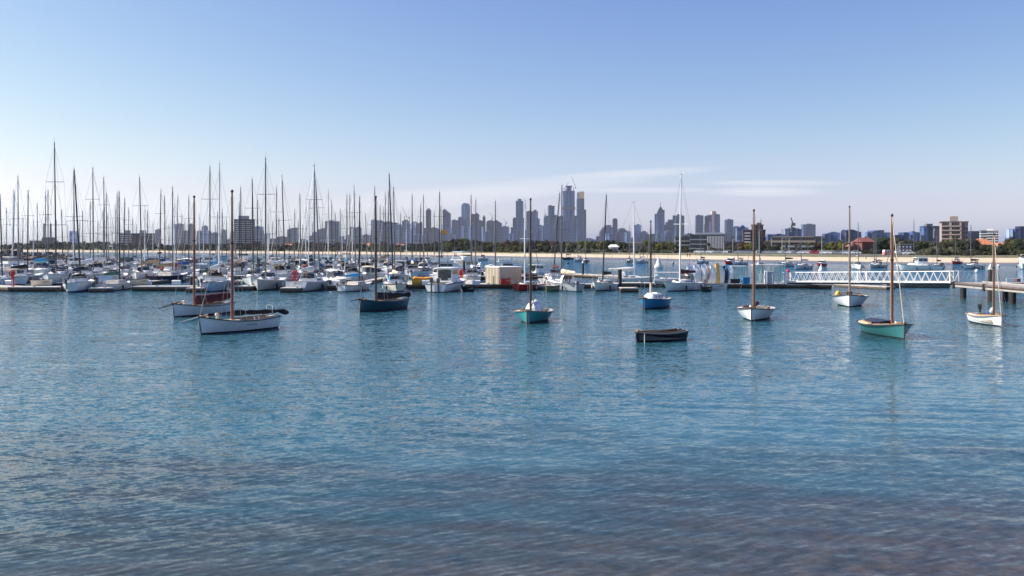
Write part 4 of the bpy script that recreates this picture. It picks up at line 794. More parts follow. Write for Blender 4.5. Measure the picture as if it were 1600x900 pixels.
def yacht_proto(L=9., B=3., style=0, rnd=None, H=12.):
    rnd = rnd or random.Random(style); t = empty('sailing_yacht', (0, -400, 0))
    h = Hull(L, B, 1.25, .95, .98 if style != 2 else 1.1, (.72, .55, .8, .4)[style], (.7, 1.0, .25, 1.1)[style], .56, (-.25, .2, -.35, .45)[style], .78)
    h.mesh(stripe=True).build('hull', [gel, anti, gel], t); h.rail(.03).build('rub_rail', (navy, teak, steel, navy)[style], t)
    h.deck((.66, .93, .55)).build('deck', [deckw, inner], t)
    z0 = h.z(.45) - .03; ch = (.42, .48, .36, .45)[style]
    x0, x1 = -L * .14, L * .22; cabin(x0, x1, B * .34, B * .2, z0, z0 + ch, .7, .1, .86).build('cabin', deckw if style != 1 else deckm, t)
    for s in (-1, 1):
        for k in range((3, 4, 2, 3)[style]):
            xx = x0 + .75 + k * (.62, .5, .95, .6)[style]; wq = MB().box(0, 0, 0, (.42, .3, .75, .36)[style], .05, .16); wq.build('window', win, t, (xx, s * (B * .333 - .022 * k - .03), z0 + ch * .42), -s * .06)
    MB().box(x0 + .12, 0, z0 + .02, .08, .62, ch - .05).build('companionway', teak if style in (1, 3) else win, t); MB().box(x0 + .55, 0, z0 + ch + .001, .7, .6, .05).build('hatch', win if style == 2 else deckm, t); MB().box(x1 - .4, 0, z0 + ch * .9, .45, .45, .09).build('hatch', win, t)
    if style in (0, 2, 3):
        d = MB(); d.loft([[(x0 + .7 - .75 * k, -B * .29, z0 + ch * .75), (x0 + .55 - .7 * k, -B * .24, z0 + ch + .5 + .08 * k), (x0 + .5 - .7 * k, 0, z0 + ch + .62 + .08 * k), (x0 + .55 - .7 * k, B * .24, z0 + ch + .5 + .08 * k), (x0 + .7 - .75 * k, B * .29, z0 + ch * .75)] for k in (0, .5, 1)], cap=False, closed=False); d.build('dodger', cv['navy'], t)
        MB().add([(x0 + .74, -B * .27, z0 + ch * .8), (x0 + .74, B * .27, z0 + ch * .8), (x0 + .60, B * .22, z0 + ch + .46), (x0 + .60, -B * .22, z0 + ch + .46)], [(0, 1, 2, 3)]).build('dodger_window', win, t)
    mx = L * .08; mb_ = z0 + ch if style != 1 else z0 + ch
    rig(t, H, mx, mb_, alu, L, h, spr=(2, 1, 2, 1)[style], r=.10)
    bz = mb_ + .75; MB().tube((mx - .1, 0, bz), (mx - L * .42, 0, bz + .1), .06, .055, 6).build('boom', alu, t)
    cover(mx - .05, bz + .25, mx - L * .43, bz + .2, .22, .10, rnd, 1.5).build('sail_cover', cv['blue'], t)
    q = MB(); zz = h.z(.7) - .43; q.tube((-L * .36, 0, zz), (-L * .36, 0, zz + .8), .06, .05, 6); q.build('binnacle', deckw, t)
    q = MB(); pts = [(-L * .375, .36 * math.cos(a * math.pi / 6), zz + .8 + .36 * math.sin(a * math.pi / 6)) for a in range(13)]; q.path(pts, .022, 3); q.build('wheel', steel, t)
    rails(t, h)
    if style in (1, 3): outboard(t, -L / 2 - .15, .5, h.z(1) + .1, .8)
    else:
        q = MB(); zt = h.z(1)
        for y in (-.18, .18): q.tube((-L / 2 - .06, y, zt), (-L / 2 - .06, y, .05), .018, .018, 3)
        for i in range(4): q.tube((-L / 2 - .06, -.18, .15 + i * .24), (-L / 2 - .06, .18, .15 + i * .24), .018, .018, 3)
        q.build('boarding_ladder', steel, t)
    for i, (a, s) in enumerate(((.35, 1), (.55, 1), (.75, 1), (.35, -1), (.6, -1))):
        p = h.pt(a, h.z(a) - .15, s); f = MB().lathe([(.02, .3), (.1, .24), (.12, 0), (.1, -.24), (.02, -.3)], 7); f.build('fender', cv['white'] if i % 2 else cv['navy'], t, (p[0], p[1] + s * .11, .45))
    t['L'] = L; t['H'] = H; t['mx'] = mx; t['mz'] = mb_; return t
def cruiser_proto(kind, L=9., B=3.2):
    t = empty('motor_cruiser', (0, -400, 0)); h = Hull(L, B, 1.5, 1.15, 1.0, .88, .9, .5, 0, .62)
    low = kind == 'express'
    h.mesh(stripe=True).build('hull', [gel, anti, gel], t); h.rail(.04).build('rub_rail', navy, t); h.deck((.66, .95, .75), depth=.5).build('deck', [deckw, inner], t)
    z0 = h.z(.4) - .05
    if kind == 'fly':
        cabin(-L * .16, L * .27, B * .38, B * .24, z0, z0 + 1.25, 1.6, .1, .86).build('cabin', deckw, t); MB().box(-L * .03, 0, z0 + .62, L * .22, B * .72, .42, tx=.96, ty=.97).build('window_band', win, t)
        MB().add([(L * .20, -B * .24, z0 + .62), (L * .20, B * .24, z0 + .62), (L * .115, B * .22, z0 + 1.2), (L * .115, -B * .22, z0 + 1.2)], [(0, 1, 2, 3)]).build('windscreen', win, t)
        f = MB(); f.box(-L * .12, 0, z0 + 1.3, L * .34, B * .74, .12); f.box(L * .03, 0, z0 + 1.42, .1, B * .7, .5, ty=.9); f.box(-L * .1, B * .33, z0 + 1.42, L * .26, .08, .4); f.box(-L * .1, -B * .33, z0 + 1.42, L * .26, .08, .4); f.build('flybridge', deckw, t)
        MB().box(L * .06, 0, z0 + 1.85, .05, B * .6, .3, -0, tx=.8).build('venturi_screen', win, t)
        q = MB(); [q.tube((-L * .2, y, z0 + 1.4), (-L * .24, y * .9, z0 + 2.6), .05, .05, 4) for y in (-B * .3, B * .3)]; q.tube((-L * .24, -B * .27, z0 + 2.6), (-L * .24, B * .27, z0 + 2.6), .06, .06, 4); q.build('radar_arch', deckw, t)
        MB().box(-L * .1, 0, z0 + 2.62, L * .26, B * .6, .06, ty=.9).build('canopy', cv['navy'], t)
    elif kind == 'express':
        cabin(-L * .1, L * .32, B * .4, B * .16, z0, z0 + .55, 1.8, .1, .8).build('cabin', deckw, t)
        MB().loft([[(-L * .02, -B * .40, z0 + .45), (L * .1, -B * .3, z0 + .5), (L * .15, 0, z0 + .52), (L * .1, B * .3, z0 + .5), (-L * .02, B * .40, z0 + .45)], [(-L * .08, -B * .37, z0 + 1.1), (L * .01, -B * .27, z0 + 1.15), (L * .04, 0, z0 + 1.18), (L * .01, B * .27, z0 + 1.15), (-L * .08, B * .37, z0 + 1.1)]], cap=False, closed=False, sm=False).build('windscreen', win, t)
        q = MB(); rr = [[(x, -B * .4, z0 + .35), (x, -B * .36, z0 + 1.45 + e), (x, 0, z0 + 1.68 + e), (x, B * .36, z0 + 1.45 + e), (x, B * .4, z0 + .35)] for x, e in ((-L * .06, -.2), (-L * .14, 0), (-L * .28, 0), (-L * .33, -.1))]
        q.loft([r_[1:4] for r_ in rr], cap=False, closed=False); q.build('canopy', cv['navy'], t)
        for s in (0, 4): MB().add([rr[0][s], rr[0][1 if s == 0 else 3], rr[2][1 if s == 0 else 3], rr[2][s]], [(0, 1, 2, 3)]).build('side_curtain', win, t)
        q = MB(); q.path([rr[1][0], rr[1][1], rr[1][3], rr[1][4]], .05, 4); q.build('radar_arch', deckw, t)
    elif kind == 'wheel':
        cabin(-L * .02, L * .3, B * .36, B * .2, z0, z0 + .5, .9, .05, .85).build('cabin', deckw, t); MB().box(-L * .06, 0, z0, L * .24, B * .66, 1.75, tx=.92, ty=.95).build('wheelhouse', deckw, t)
        for s in (-1, 1):
            for k in range(2): MB().box(0, 0, 0, L * .085, .05, .5).build('window', win, t, (-L * .11 + k * L * .1, s * B * .325, z0 + 1.0))
        MB().box(L * .055, 0, z0 + 1.05, .05, B * .56, .5).build('windscreen', win, t); MB().box(-L * .18, 0, z0 + .25, .05, B * .3, 1.3).build('door', win, t)
        MB().box(-L * .08, 0, z0 + 1.752, L * .36, B * .74, .08).build('roof', deckw, t); q = MB(); q.tube((-L * .06, 0, z0 + 1.8), (-L * .06, 0, z0 + 3.4), .035, .02, 5); q.box(-L * .06, 0, z0 + 2.5, .5, .12, .1); q.build('aerial', alu, t)
        MB().box(-L * .181, 0, z0 + .55, .05, B * .54, .95).build('aft_window', win, t); outboard(t, -L / 2 - .2, -.45, 1.35, 1.3); outboard(t, -L / 2 - .2, .45, 1.35, 1.3)
    rails(t, h, t0=.1, t1=.55, hgt=.5)
    for a, s in ((.4, 1), (.7, 1), (.5, -1)):
        p = h.pt(a, h.z(a), s); MB().lathe([(.02, .3), (.12, .24), (.12, -.24), (.02, -.3)], 7).build('fender', cv['navy'], t, (p[0], p[1] + s * .12, .5))
    t['L'] = L; return t
YP = [yacht_proto(style=i, rnd=random.Random(20 + i)) for i in range(4)]; CP = {k: cruiser_proto(k) for k in ('fly', 'express', 'wheel')}
kidmap()
HC = {'white': gel, 'cream': gelc, 'grey': gelg, 'pale blue': gelb, 'navy': navy, 'red': redp, 'black': blk}
SP = {'grey': alu, 'white': aluw, 'dark': alud}
def yacht(pxt, pxb, ytop, Y, style, hd, cov, hull='white', spar='grey', L=None, label=None, stripe=None, group='yachts berthed in the marina', zone=None, dodger=None, reuse=[], anti_=None):
    """a yacht whose mast foot shows at px pxb and masthead at (pxt, ytop), bow turned hd degrees from the camera"""
    pr = YP[style]; zt = EYE - (ytop - HZ) / F * Y; L = L or min(11.5, max(6.0, (zt - 1.4) / 1.32)); s = L / 9.0
    rz = math.radians(hd - 90); ov = {'hull': [HC[hull], anti_ or (anti if style != 3 else antib), stripe or HC[hull]], 'sail_cover': cv[cov], 'mast': SP[spar], 'boom': SP[spar], 'spreader': SP[spar], 'dodger': cv[dodger or ('navy', 'white', 'cream', 'tan', 'black', 'white', 'grey', 'maroon')[int(pxb * 7) % 8]]}
    c = copy_tree(pr, ov); c.name = 'sailing_yacht'; c.scale = (s, s, s)
    mx = pr['mx'] * s; x = (pxb - 800) / F * Y; lean = math.atan2((pxt - pxb) / F * Y, max(zt, 2)); lean = max(-.075, min(.075, lean))
    c.location = (x - math.cos(rz) * mx, Y - math.sin(rz) * mx, 0)
    c.rotation_euler = (Matrix.Rotation(lean, 3, 'Y') @ Matrix.Rotation(rz, 3, 'Z')).to_euler()
    kz = (zt / s - pr['mz']) / pr['H']
    for ch in c.children:
        if ch.name.split('.')[0] in ('mast', 'rigging', 'spreader', 'masthead_gear'):
            ch.scale = (1 / max(s, .8), 1 / max(s, .8), kz) if ch.name.startswith('mast') else (1, 1, kz)
    for k in ('L', 'H', 'mx', 'mz'):
        if k in c: del c[k]
    return tag(c, label or f'{hull} {("sloop", "classic sloop", "racing sloop", "old cruising sloop")[style]} with {cov} sail cover', 'yacht', group, zone or (None if label else zone_mar(pxb)), pxb)
def cruiser(px, Y, kind, hd, label, hull='white', canopy='white', s=1., stripe=None, group='motor cruisers in the marina', ov=None):
    c = copy_tree(CP[kind], dict({'hull': [HC[hull], anti, stripe or HC[hull]], 'canopy': cv[canopy]}, **(ov or {}))); c.name = 'motor_cruiser'; c.scale = (s, s, s)
    c.location = ((px - 800) / F * Y, Y, 0); c.rotation_euler = (0, 0, math.radians(hd - 90))
    if 'L' in c: del c['L']
    return tag(c, label, 'motor boat', group, zone_mar(px), px)
def zone_mar(px):
    for a, z in ((45, 'at the left edge'), (88, 'around the tallest mast'), (140, 'by the navy covered stern boat'), (206, 'right of the navy covered boat'), (300, 'left of the maroon covered boat'), (352, 'behind the two long white boats'), (410, 'left of the bow-on grey sloop'), (462, 'by the double red lifebuoy post'),
                 (512, 'behind the grey cradle-row sloop'), (550, 'behind the black hulled cruiser'), (586, 'behind the sky blue sail bundle'), (642, 'by the turquoise canopy boat'), (680, 'behind the orange tarpaulin boat'), (728, 'behind the blue striped launch'), (790, 'left of the cream dock shed'), (845, 'behind the red hulled boat'), (925, 'behind the white sloop with wheels'), (1010, 'right of the wheels sloop')):
        if px < a: return z
    return 'in the open bay'
# ------------------------------------------------------------------ the marina's front row, one by one
FR = [ # mast top px, mast foot px, top row, Y, style, heading, cover, hull, spar, label
 (0, 4, 304, 121, 0, 95, 'white', 'white', 'dark', 'white sloop side-on at the far left behind red lifebuoy post', None),
 (85, 88, 223, 125, 0, 15, 'white', 'white', 'dark', 'white sloop carrying the tallest mast in the marina', None),
 (116, 127, 265, 108, 3, 196, 'navy', 'white', 'dark', 'white stern-on yacht with violet blue canvas and leaning dark mast', 'navy'),
 (186, 187, 300, 110, 1, 172, 'green', 'white', 'dark', 'small white sloop with a green sail bundle near left docks', None),
 (343, 342, 257, 110, 3, 186, 'white', 'pale blue', 'white', 'large pale blue sterned yacht with thick white mast', None),
 (328, 328, 261, 122, 0, 8, 'sky blue', 'white', 'grey', 'white yacht with sky blue sail bundle behind pale blue stern', None),
 (415, 415, 247, 110, 2, 3, 'white', 'grey', 'grey', 'bow-on grey white sloop with black waterline and tall mast', None),
 (394, 396, 280, 121, 0, 12, 'white', 'white', 'dark', 'white yacht wedged just left of the bow-on grey sloop', None),
 (491, 491, 259, 110, 2, 172, 'white', 'grey', 'grey', 'grey white racing sloop with a flat deck beside red lifebuoys', None),
 (493, 500, 280, 124, 0, 5, 'blue', 'white', 'grey', 'white yacht with right leaning mast behind flat decked sloop', None),
 (562, 561, 308, 108, 1, 158, 'sky blue', 'white', 'dark', 'white yacht with dark stripe, wooden cabin and sky blue bundle', 'tan'),
 (608, 615, 272, 109, 3, 197, 'cream', 'cream', 'dark', 'cream cabin yacht under turquoise canopy with tall leaning mast', 'sky blue'),
 (820, 820, 313, 108, 1, -35, 'maroon', 'red', 'white', 'small red hulled sloop with white cabin beside cream shed', 'navy'),
 (878, 877, 290, 109, 3, 204, 'cream', 'grey', 'grey', 'weathered pale sloop with cream sail cover and black wheels', 'white'),
 (947.5, 941, 305, 108, 1, -24, 'black', 'white', 'dark', 'white sloop with dark right leaning mast and black boom cover', 'grey'),
 (990, 991, 316, 124, 2, 85, 'white', 'white', 'white', 'low white sloop with thin white mast behind black pile', 'white'),
 (1064, 1062, 273, 107, 3, -42, 'maroon', 'white', 'white', 'classic white yacht with twin white masts lines and maroon cover', 'tan'),
]
for a in FR:
    st = {'white yacht with dark stripe, wooden cabin and sky blue bundle': navy, 'cream cabin yacht under turquoise canopy with tall leaning mast': navy, 'bow-on grey white sloop with black waterline and tall mast': gelg}.get(a[9])
    L = {0: 10.5, 88: 11.5, 127: 9.8, 187: 7.6, 342: 10.6, 415: 10.5, 491: 10.2, 561: 7.0, 615: 8.4, 820: 6.6, 877: 8.6, 941: 7.8, 991: 8.5, 1062: 8.6}.get(a[1])
    yacht(*a[:9], L=L, label=a[9], dodger=a[10], stripe=st)
yt = [o for o in COL.objects if o.get('label', '').startswith('weathered pale')][0]
for dx in (-2.4, -3.5): 
    q = MB(); pts = [(dx, -1.15 + .0 * a, 1.35 + .38 * math.sin(a * math.pi / 6)) if False else (dx + .38 * math.cos(a * math.pi / 6), 1.2, 1.42 + .38 * math.sin(a * math.pi / 6)) for a in range(13)]; q.path(pts, .06, 5); q.build('tyre_fender', rubber, yt)
cruiser(452, 138, 'express', 172, 'white cruiser with dark arched canopy behind red lifebuoys', canopy='black', s=1.0)
cruiser(528, 116, 'express', 38, 'white cruiser with navy canopy and black lower hull', s=.85, hull='black', stripe=gel)
lc = cruiser(702, 107, 'wheel', 162, 'white launch with blue stripe and big outboards', s=.95, stripe=mat('blue_stripe', (.02, .16, .32), .4))
cruiser(795, 165, 'fly', 95, 'white flybridge cruiser behind the cream dock shed', s=.95, canopy='white'); cruiser(726, 160, 'fly', 150, 'white flybridge cruiser with turquoise tarpaulin', canopy='sky blue', s=1.15); cruiser(843, 150, 'wheel', 120, 'dark windowed wheelhouse boat behind red sloop', s=.75)
cruiser(540, 205, 'fly', 170, 'tall flybridge cruiser with a dark green awning', canopy='green', s=1.1); cruiser(381, 190, 'fly', 5, 'white flybridge cruiser in the middle docks', s=1.1); cruiser(375, 168, 'express', 10, 'white open cruiser in middle docks', canopy='tan', s=1.0)
cruiser(245, 200, 'fly', 88, 'long white cruiser under dark awning', canopy='black', s=1.2); cruiser(160, 172, 'fly', 170, 'cream cabin cruiser with brown windows', hull='cream', s=1.0); cruiser(120, 205, 'wheel', 90, 'white wheelhouse fishing boat in middle docks', s=.9); cruiser(66, 150, 'express', 30, 'white cruiser with deep teal canopy', canopy='teal', s=1.0)
cruiser(700, 150, 'fly', 92, 'cruiser under a long teal canopy', canopy='teal', s=1.1); cruiser(655, 186, 'express', 80, 'white cruiser with blue canopy', canopy='blue', s=.9); cruiser(626, 165, 'wheel', 185, 'white wheelhouse launch', s=.9); cruiser(478, 175, 'express', 172, 'white cruiser with navy canopy', s=1.0)
cruiser(430, 205, 'wheel', 10, 'white wheelhouse launch', s=.9, ov={}); cruiser(570, 172, 'express', 200, 'white cruiser with grey canopy', canopy='grey', s=.9); cruiser(305, 196, 'express', 95, 'white cruiser with navy canopy', s=.95); cruiser(330, 230, 'fly', 90, 'white flybridge cruiser in the middle docks', s=1.0); cruiser(20, 158, 'fly', 60, 'white flybridge cruiser at far left dock', s=.9)
cruiser(766, 150, 'express', 185, 'white cruiser with navy canopy', s=.8); cruiser(265, 150, 'wheel', 5, 'white cabin boat beside middle red lifebuoy', s=.9); cruiser(590, 140, 'express', 95, 'white open cruiser with cream canopy', canopy='cream', s=.8); cruiser(180, 196, 'express', 92, 'white cruiser with black canopy', canopy='black', s=.9); cruiser(205, 220, 'express', 92, 'white cruiser with black canopy', canopy='black', s=.9); cruiser(512, 226, 'wheel', 90, 'white wheelhouse launch', s=.9)
# ------------------------------------------------------------------ the rows behind: every mast in the photograph, foot px and top px
MASTS = [(21, 19, 297), (23, 20, 300), (28, 29, 276), (44, 43, 298), (58, 59, 318), (71, 72, 301), (75, 75, 298), (96, 99, 328), (114, 115, 336), (115, 117, 268), (129, 130, 330), (141, 141, 315), (145, 146, 263), (162, 164, 278), (161, 162, 330), (166, 167, 303), (168.5, 170, 333), (180, 181, 320), (183, 183, 303), (195, 193, 310), (201, 201, 325), (207.5, 208, 341), (218, 222, 277), (226.5, 226, 323), (230.5, 231, 329),
 (251.5, 249, 297), (257, 258, 306), (269.5, 270, 293), (272, 273, 320), (278, 275, 306), (284, 285, 335), (289, 289, 343), (295, 295, 307), (311, 312, 335), (337, 337, 352), (340, 339, 331), (347, 347, 326), (361, 361, 340), (374, 374, 315), (376, 377, 293), (402.5, 402, 312), (418.5, 418, 329), (419.6, 420, 351), (432, 432, 293), (435.6, 436, 341), (440.5, 446, 275), (460.6, 460, 327), (466, 466, 344),
 (468.5, 470, 303), (478, 478, 318), (483, 482, 307), (513, 513, 298), (518, 519, 314), (524, 524, 333), (531.5, 533, 326), (534, 535, 331), (542, 542, 305), (546.5, 547, 304), (550, 551, 326), (553, 556, 292), (571, 574, 334), (585.5, 586, 292), (594, 594, 320), (599, 600, 323), (601.7, 603, 301), (607, 606, 299), (615, 617, 293), (626, 626, 333), (644, 644, 304), (657.5, 656, 319), (661.6, 662, 305), (678.5, 679, 331), (687, 686, 300), (689, 690, 322), (736, 737, 305), (743.5, 743, 312), (774, 774, 314), (692, 692, 352), (876, 864, 301),
 (10, 11, 325), (36, 35, 340), (52, 52, 345), (88, 88, 345), (106, 106, 350), (124, 124, 348), (153, 153, 345), (175, 176, 345), (213, 213, 350), (239, 239, 345), (264, 264, 350), (302, 302, 347), (318, 318, 344), (354, 354, 342), (368, 368, 350), (384, 385, 346), (408, 408, 345), (426, 426, 347), (452, 452, 350), (473, 473, 352), (488, 488, 347), (504, 504, 345), (527, 527, 350), (563, 563, 347), (580, 580, 348), (635, 635, 345), (668, 668, 350), (650, 650, 352)]
ROWS = [134, 152, 168, 188, 205, 224, 246, 268]; used = {r: [] for r in ROWS}
rm = random.Random(31)
for a in FR:
    for r in ROWS[:1]: used[r].append((a[1] - 800) / F * r) if a[3] > 118 else None
for i, (pt_, pb, ty) in enumerate(sorted(MASTS, key=lambda m: m[2])):
    best = None
    for r in ROWS:
        x = (pb - 800) / F * r; H = EYE - (ty - HZ) / F * r; gap = min([abs(x - u) for u in used[r]] + [99]); sc = abs(H - 12.5) + (9 if gap < 3.1 else 0) + (4 if gap < 1.5 else 0)
        if best is None or sc < best[0]: best = (sc, r, x, H)
    sc, r, x, H = best; used[r].append(x); st = rm.choice([0, 0, 1, 2, 3, 3]); side = rm.random() < .25 and H < 12
    hd = (rm.choice([0, 180]) + rm.uniform(-14, 14)) if not side else rm.choice([75, 105, -75, -105])
    yacht(pt_, pb, ty, r + rm.uniform(-2, 2), st, hd, rm.choice(['blue', 'navy', 'white', 'white', 'white', 'cream', 'cream', 'grey', 'sky blue', 'green', 'maroon', 'tan', 'black', 'teal', 'white', 'tan', 'navy']), rm.choice(['white'] * 8 + ['cream', 'grey', 'pale blue', 'navy']), rm.choice(['grey', 'grey', 'dark', 'dark', 'white']))
# named yachts of the second row lying side-on
# ------------------------------------------------------------------ boats on swing moorings in the open bay
BAY = [ # px, waterline row, mast top row or None, kind, heading, label
 (903, 409, 370, 0, 70, 'white', 'white', 'small white sloop moored off the beach below gold topped tower'), (984, 411, 352, 2, 80, 'navy', 'navy', 'moored navy sloop with dark cover below the round topped tower'),
 (1153, 414, 378, 0, 60, 'white', 'white', 'white moored yacht behind the yellow and white racked hulls'), (1187, 416, 348, 1, 95, 'navy', 'white', 'white moored sloop behind the reddish mast boat'), (1227, 417, 373, 1, 85, 'navy', 'white', 'white moored yacht behind glass shelter, dark boom cover'), (1252, 421, 373, 1, 20, 'white', 'white', 'white moored yacht left of the red buoy launch'),
 (1341, 421, 348, 2, 85, 'white', 'white', 'large white moored sloop above the gangway rail'), (1369, 419, 362, 0, 65, 'cream', 'cream', 'cream moored sloop right of large white one'), (1366, 417, 361, 0, 80, 'white', 'white', 'white moored sloop partly behind the cream one'),
 (1428, 415, 344, 0, 80, 'white', 'white', 'moored yacht behind cruiser, thin tall mast'), (1464, 420, 364, 1, 95, 'maroon', 'white', 'white moored sloop with dark raised boom right of cruiser'), (1493, 413, 370, 0, 75, 'sky blue', 'red', 'orange red moored sloop with pale blue cover'), (1517, 420.5, 352, 0, 78, 'navy', 'white', 'white moored sloop with navy boom cover near white capped pile'),
 (915, 411, 377, 0, 95, 'navy', 'navy', 'little navy moored sloop with white deck beside capped pile'), (1000, 411.5, 379, 1, 88, 'white', 'white', 'low white moored day boat below the palms'), (752, 407, 372, 0, 80, 'navy', 'white', 'small white moored yacht left of shed'), (885, 406, 378, 1, 92, 'navy', 'navy', 'dark low moored boat left of small white sloop'), (1095, 412, 358, 0, 85, 'maroon', 'white', 'white moored yacht with dark red cover off the beach'), (710, 404, 374, 0, 70, 'white', 'white', 'tiny white moored yacht beyond the teal canopy')]
rbay = random.Random(8)
for px, wl, ty, st, hd, cvv, hl, lb in BAY: yacht(px, px, ty, YW(wl) * 1.01, st, rbay.uniform(-38, 8) - math.degrees(math.atan((px - 800) / F)), cvv, hl, 'grey', L=8 if px in (1341, 1517, 1252, 1227) else 7, label=lb, group='boats on moorings in the bay')
def moored_launch(px, wl, L, hl, label, s=1., hd=-35, kind='express', canopy='white'):
    c = cruiser(px, YW(wl), kind, hd, label, hull=hl, canopy=canopy, s=L / 9., group='boats on moorings in the bay'); return c
moored_launch(1140, 413, 6.5, 'red', 'red hulled launch with white cabin moored off the beach'); moored_launch(1283, 416, 5.5, 'red', 'small red and white launch moored before the sand'); moored_launch(1436, 423, 8.8, 'white', 'white cruiser with pale blue awning moored behind gangway', kind='wheel', canopy='sky blue', hd=-100); moored_launch(1600, 420, 8, 'white', 'white cruiser cut by the right edge', kind='fly')
def buoy(px, wl, r, m, label, cone=False):
    Y = YW(wl); t = thing('mooring_buoy', label, 'buoy', ((px - 800) / F * Y, Y, 0), 0, 'mooring buoys')
    pr = [(.02, -.2), (r, 0), (r * 1.02, r * .5), (r * .7, r * 1.1), (.03, r * (2.8 if cone else 1.4))]; MB().lathe(pr, 10).build('float', m, t); MB().tube((0, 0, r * 1.3), (0, 0, r * (3.2 if cone else 1.9)), .03, .03, 5).build('eye', steel, t)
for px, wl, r, m, lb, c in ((1283, 424, .55, cv['white'], 'white cone buoy right below the small red launch', True), (1029, 419.5, 1.0, cv['white'], 'big white cone shaped mooring buoy near the leftmost palms', True), (1231, 424.5, .35, redp, 'red round buoy at the gangway head', False), (1526, 425, .4, cv['white'], 'white ball buoy right of navy covered sloop', False), (1504, 417, .4, navy, 'dark ball buoy left of navy covered sloop', False), (887, 412, .4, navy, 'dark ball buoy left of the small white sloop', False), (1560, 416, .35, cv['white'], 'white ball buoy near the right edge', False), (1402, 416, .35, cv['white'], 'white ball buoy left of moored cruiser', False), (1052, 411, .35, navy, 'dark ball buoy right of the big cone buoy', False), (1534, 421, .3, navy, 'small dark buoy left of the white capped pile', False)): buoy(px, wl, r, m, lb, c)
for l in YP + list(CP.values()):
    for ch in list(KID[l.name]): bpy.data.objects.remove(ch)
    bpy.data.objects.remove(l)
# ------------------------------------------------------------------ docks
wood = mat('weathered_deck', (.52, .45, .36), .85, var=.2, vs=2, stretch=(1, 6, 1), bump=.4); concd = mat('pontoon_concrete', (.50, .46, .40), .85, var=.15, vs=1.5, bump=.3); darkf = mat('wet_float', (.035, .028, .022), .7, var=.5, vs=2); pilem = mat('tarred_pile', (.012, .011, .011), .7, var=.3)
def pontoon(label, p, q, w=2.4, z=.55, step=3.0, name='pontoon', zone=None):
    """floating walkway from p to q (its near edge): float, timber waling, and one deck panel per section"""
    p, q = Vector((p[0], p[1], 0)), Vector((q[0], q[1], 0)); d = q - p; L = d.length; a = math.atan2(d.y, d.x)
    t = thing(name, label, 'dock', p, a, 'floating docks of the marina', zone, scr((p + q) / 2))
    MB().box(L / 2, w / 2 + .05, -.25, L, w - .3, z + .05).build('float', darkf, t); MB().box(L / 2, .06, z - .32, L, .12, .24).build('waling', mat('waling', (.10, .07, .05), .8, var=.3), t)
    n = max(1, round(L / step)); pr = None
    for i in range(n):
        l = (L / n * (i + .5), w / 2, z - .08 + random.uniform(-.012, .012))
        pr = MB().box(0, 0, 0, L / n - .06, w, .1).build('deck_panel', concd, t, l) if pr is None else share(pr, t, l)
    for i in range(max(1, int(L / 7))): MB().box(min(L - .3, 3 + i * 7), .3, z + .03, .3, .12, .14).build('cleat', steel, t)
    return t
def wl(px, py): Y = YW(py); return ((px - 800) / F * Y, Y)
for a, b, ya, yb, lb in ((-70, 12, 452, 456, 'front dock piece running out of frame at left'), (12, 88, 456, 456, 'front dock with red lifebuoy post at far left'), (205, 312, 455, 455, 'long empty front dock left of maroon covered boat'), (366, 392, 454.5, 454.5, 'short dock left of the bow-on grey sloop'), (437, 468, 457.5, 457.5, 'finger end carrying the double lifebuoy post'),
                         (510, 550, 453, 453, 'dock under the black hulled cruiser'), (636, 684, 451.5, 451.5, 'dock carrying the orange tarpaulin boat'), (726, 812, 451, 451, 'dock carrying the cream shed'), (840, 872, 453.5, 453.5, 'cluttered dock end between red and weathered sloops'), (912, 932, 451, 451, 'short dock right of the black wheels'), (968, 1044, 449, 449, 'dock behind the classic white yacht bow'), (1092, 1232, 450.5, 450.5, 'dock with bins, racks and glass shelter')):
    pontoon(lb, wl(a, ya), wl(b, yb), 2.6 if b - a > 20 else 2)
for a, lb in ((152, 'timber finger end left of small green bundle sloop'), (304, 'timber finger end beside the maroon covered boat mast'), (984, 'low black and yellow work float beside the black pile')):
    p = wl(a - 14, 457); q = wl(a + 14, 457); pontoon(lb, p, q, 2.2, .5)
for Yd, a, b in ((143, -60, 120), (143, 228, 560), (141, 700, 872), (178, -60, 330), (178, 350, 760), (214, -60, 640), (236, 0, 560)): pontoon('long floating walkway between yacht rows', ((a - 800) / F * Yd, Yd), ((b - 800) / F * Yd, Yd), 2.2)
for px, ya in ((100, 120), (210, 118), (322, 112), (455, 112), (552, 112), (640, 114), (738, 118), (860, 114), (240, 130), (400, 130), (590, 130)): x = (px - 800) / F * ya; pontoon('narrow finger dock between berths', (x, ya), (x + .1, ya + 20), 1.1, .45)
pontoon('long pale walkway leading right behind the white sloops', wl(862, 432), wl(985, 438.5), 2.8, .6); pontoon('pale walkway reaching the racked hulls', wl(985, 438.5), wl(1100, 447), 2.8, .6); pontoon('low pale float under the gangway', wl(1302, 448), wl(1385, 452.5), 1.6, .35); pontoon('second low float under the gangway end', wl(1385, 449.5), wl(1485, 449.5), 2, .4); pontoon('float carrying the gangway foot', wl(1228, 450.5), wl(1300, 451), 3, .5)
def pile(px, py, Y, r=.2, cap=True, label='black mooring pile among the berths'):
    z = EYE - (py - HZ) / F * Y; t = thing('mooring_pile', label, 'pile', ((px - 800) / F * Y, Y, -.3), 0, 'mooring piles', zone_mar(px), px)
    MB().tube((0, 0, 0), (0, 0, z + .3), r, r, 10).build('shaft', pilem, t)
    if cap: MB().lathe([(r * 1.1, z + .3), (r * 1.1, z + .38), (.02, z + .3 + r * 2.6)], 10).build('cap', cv['white'], t)
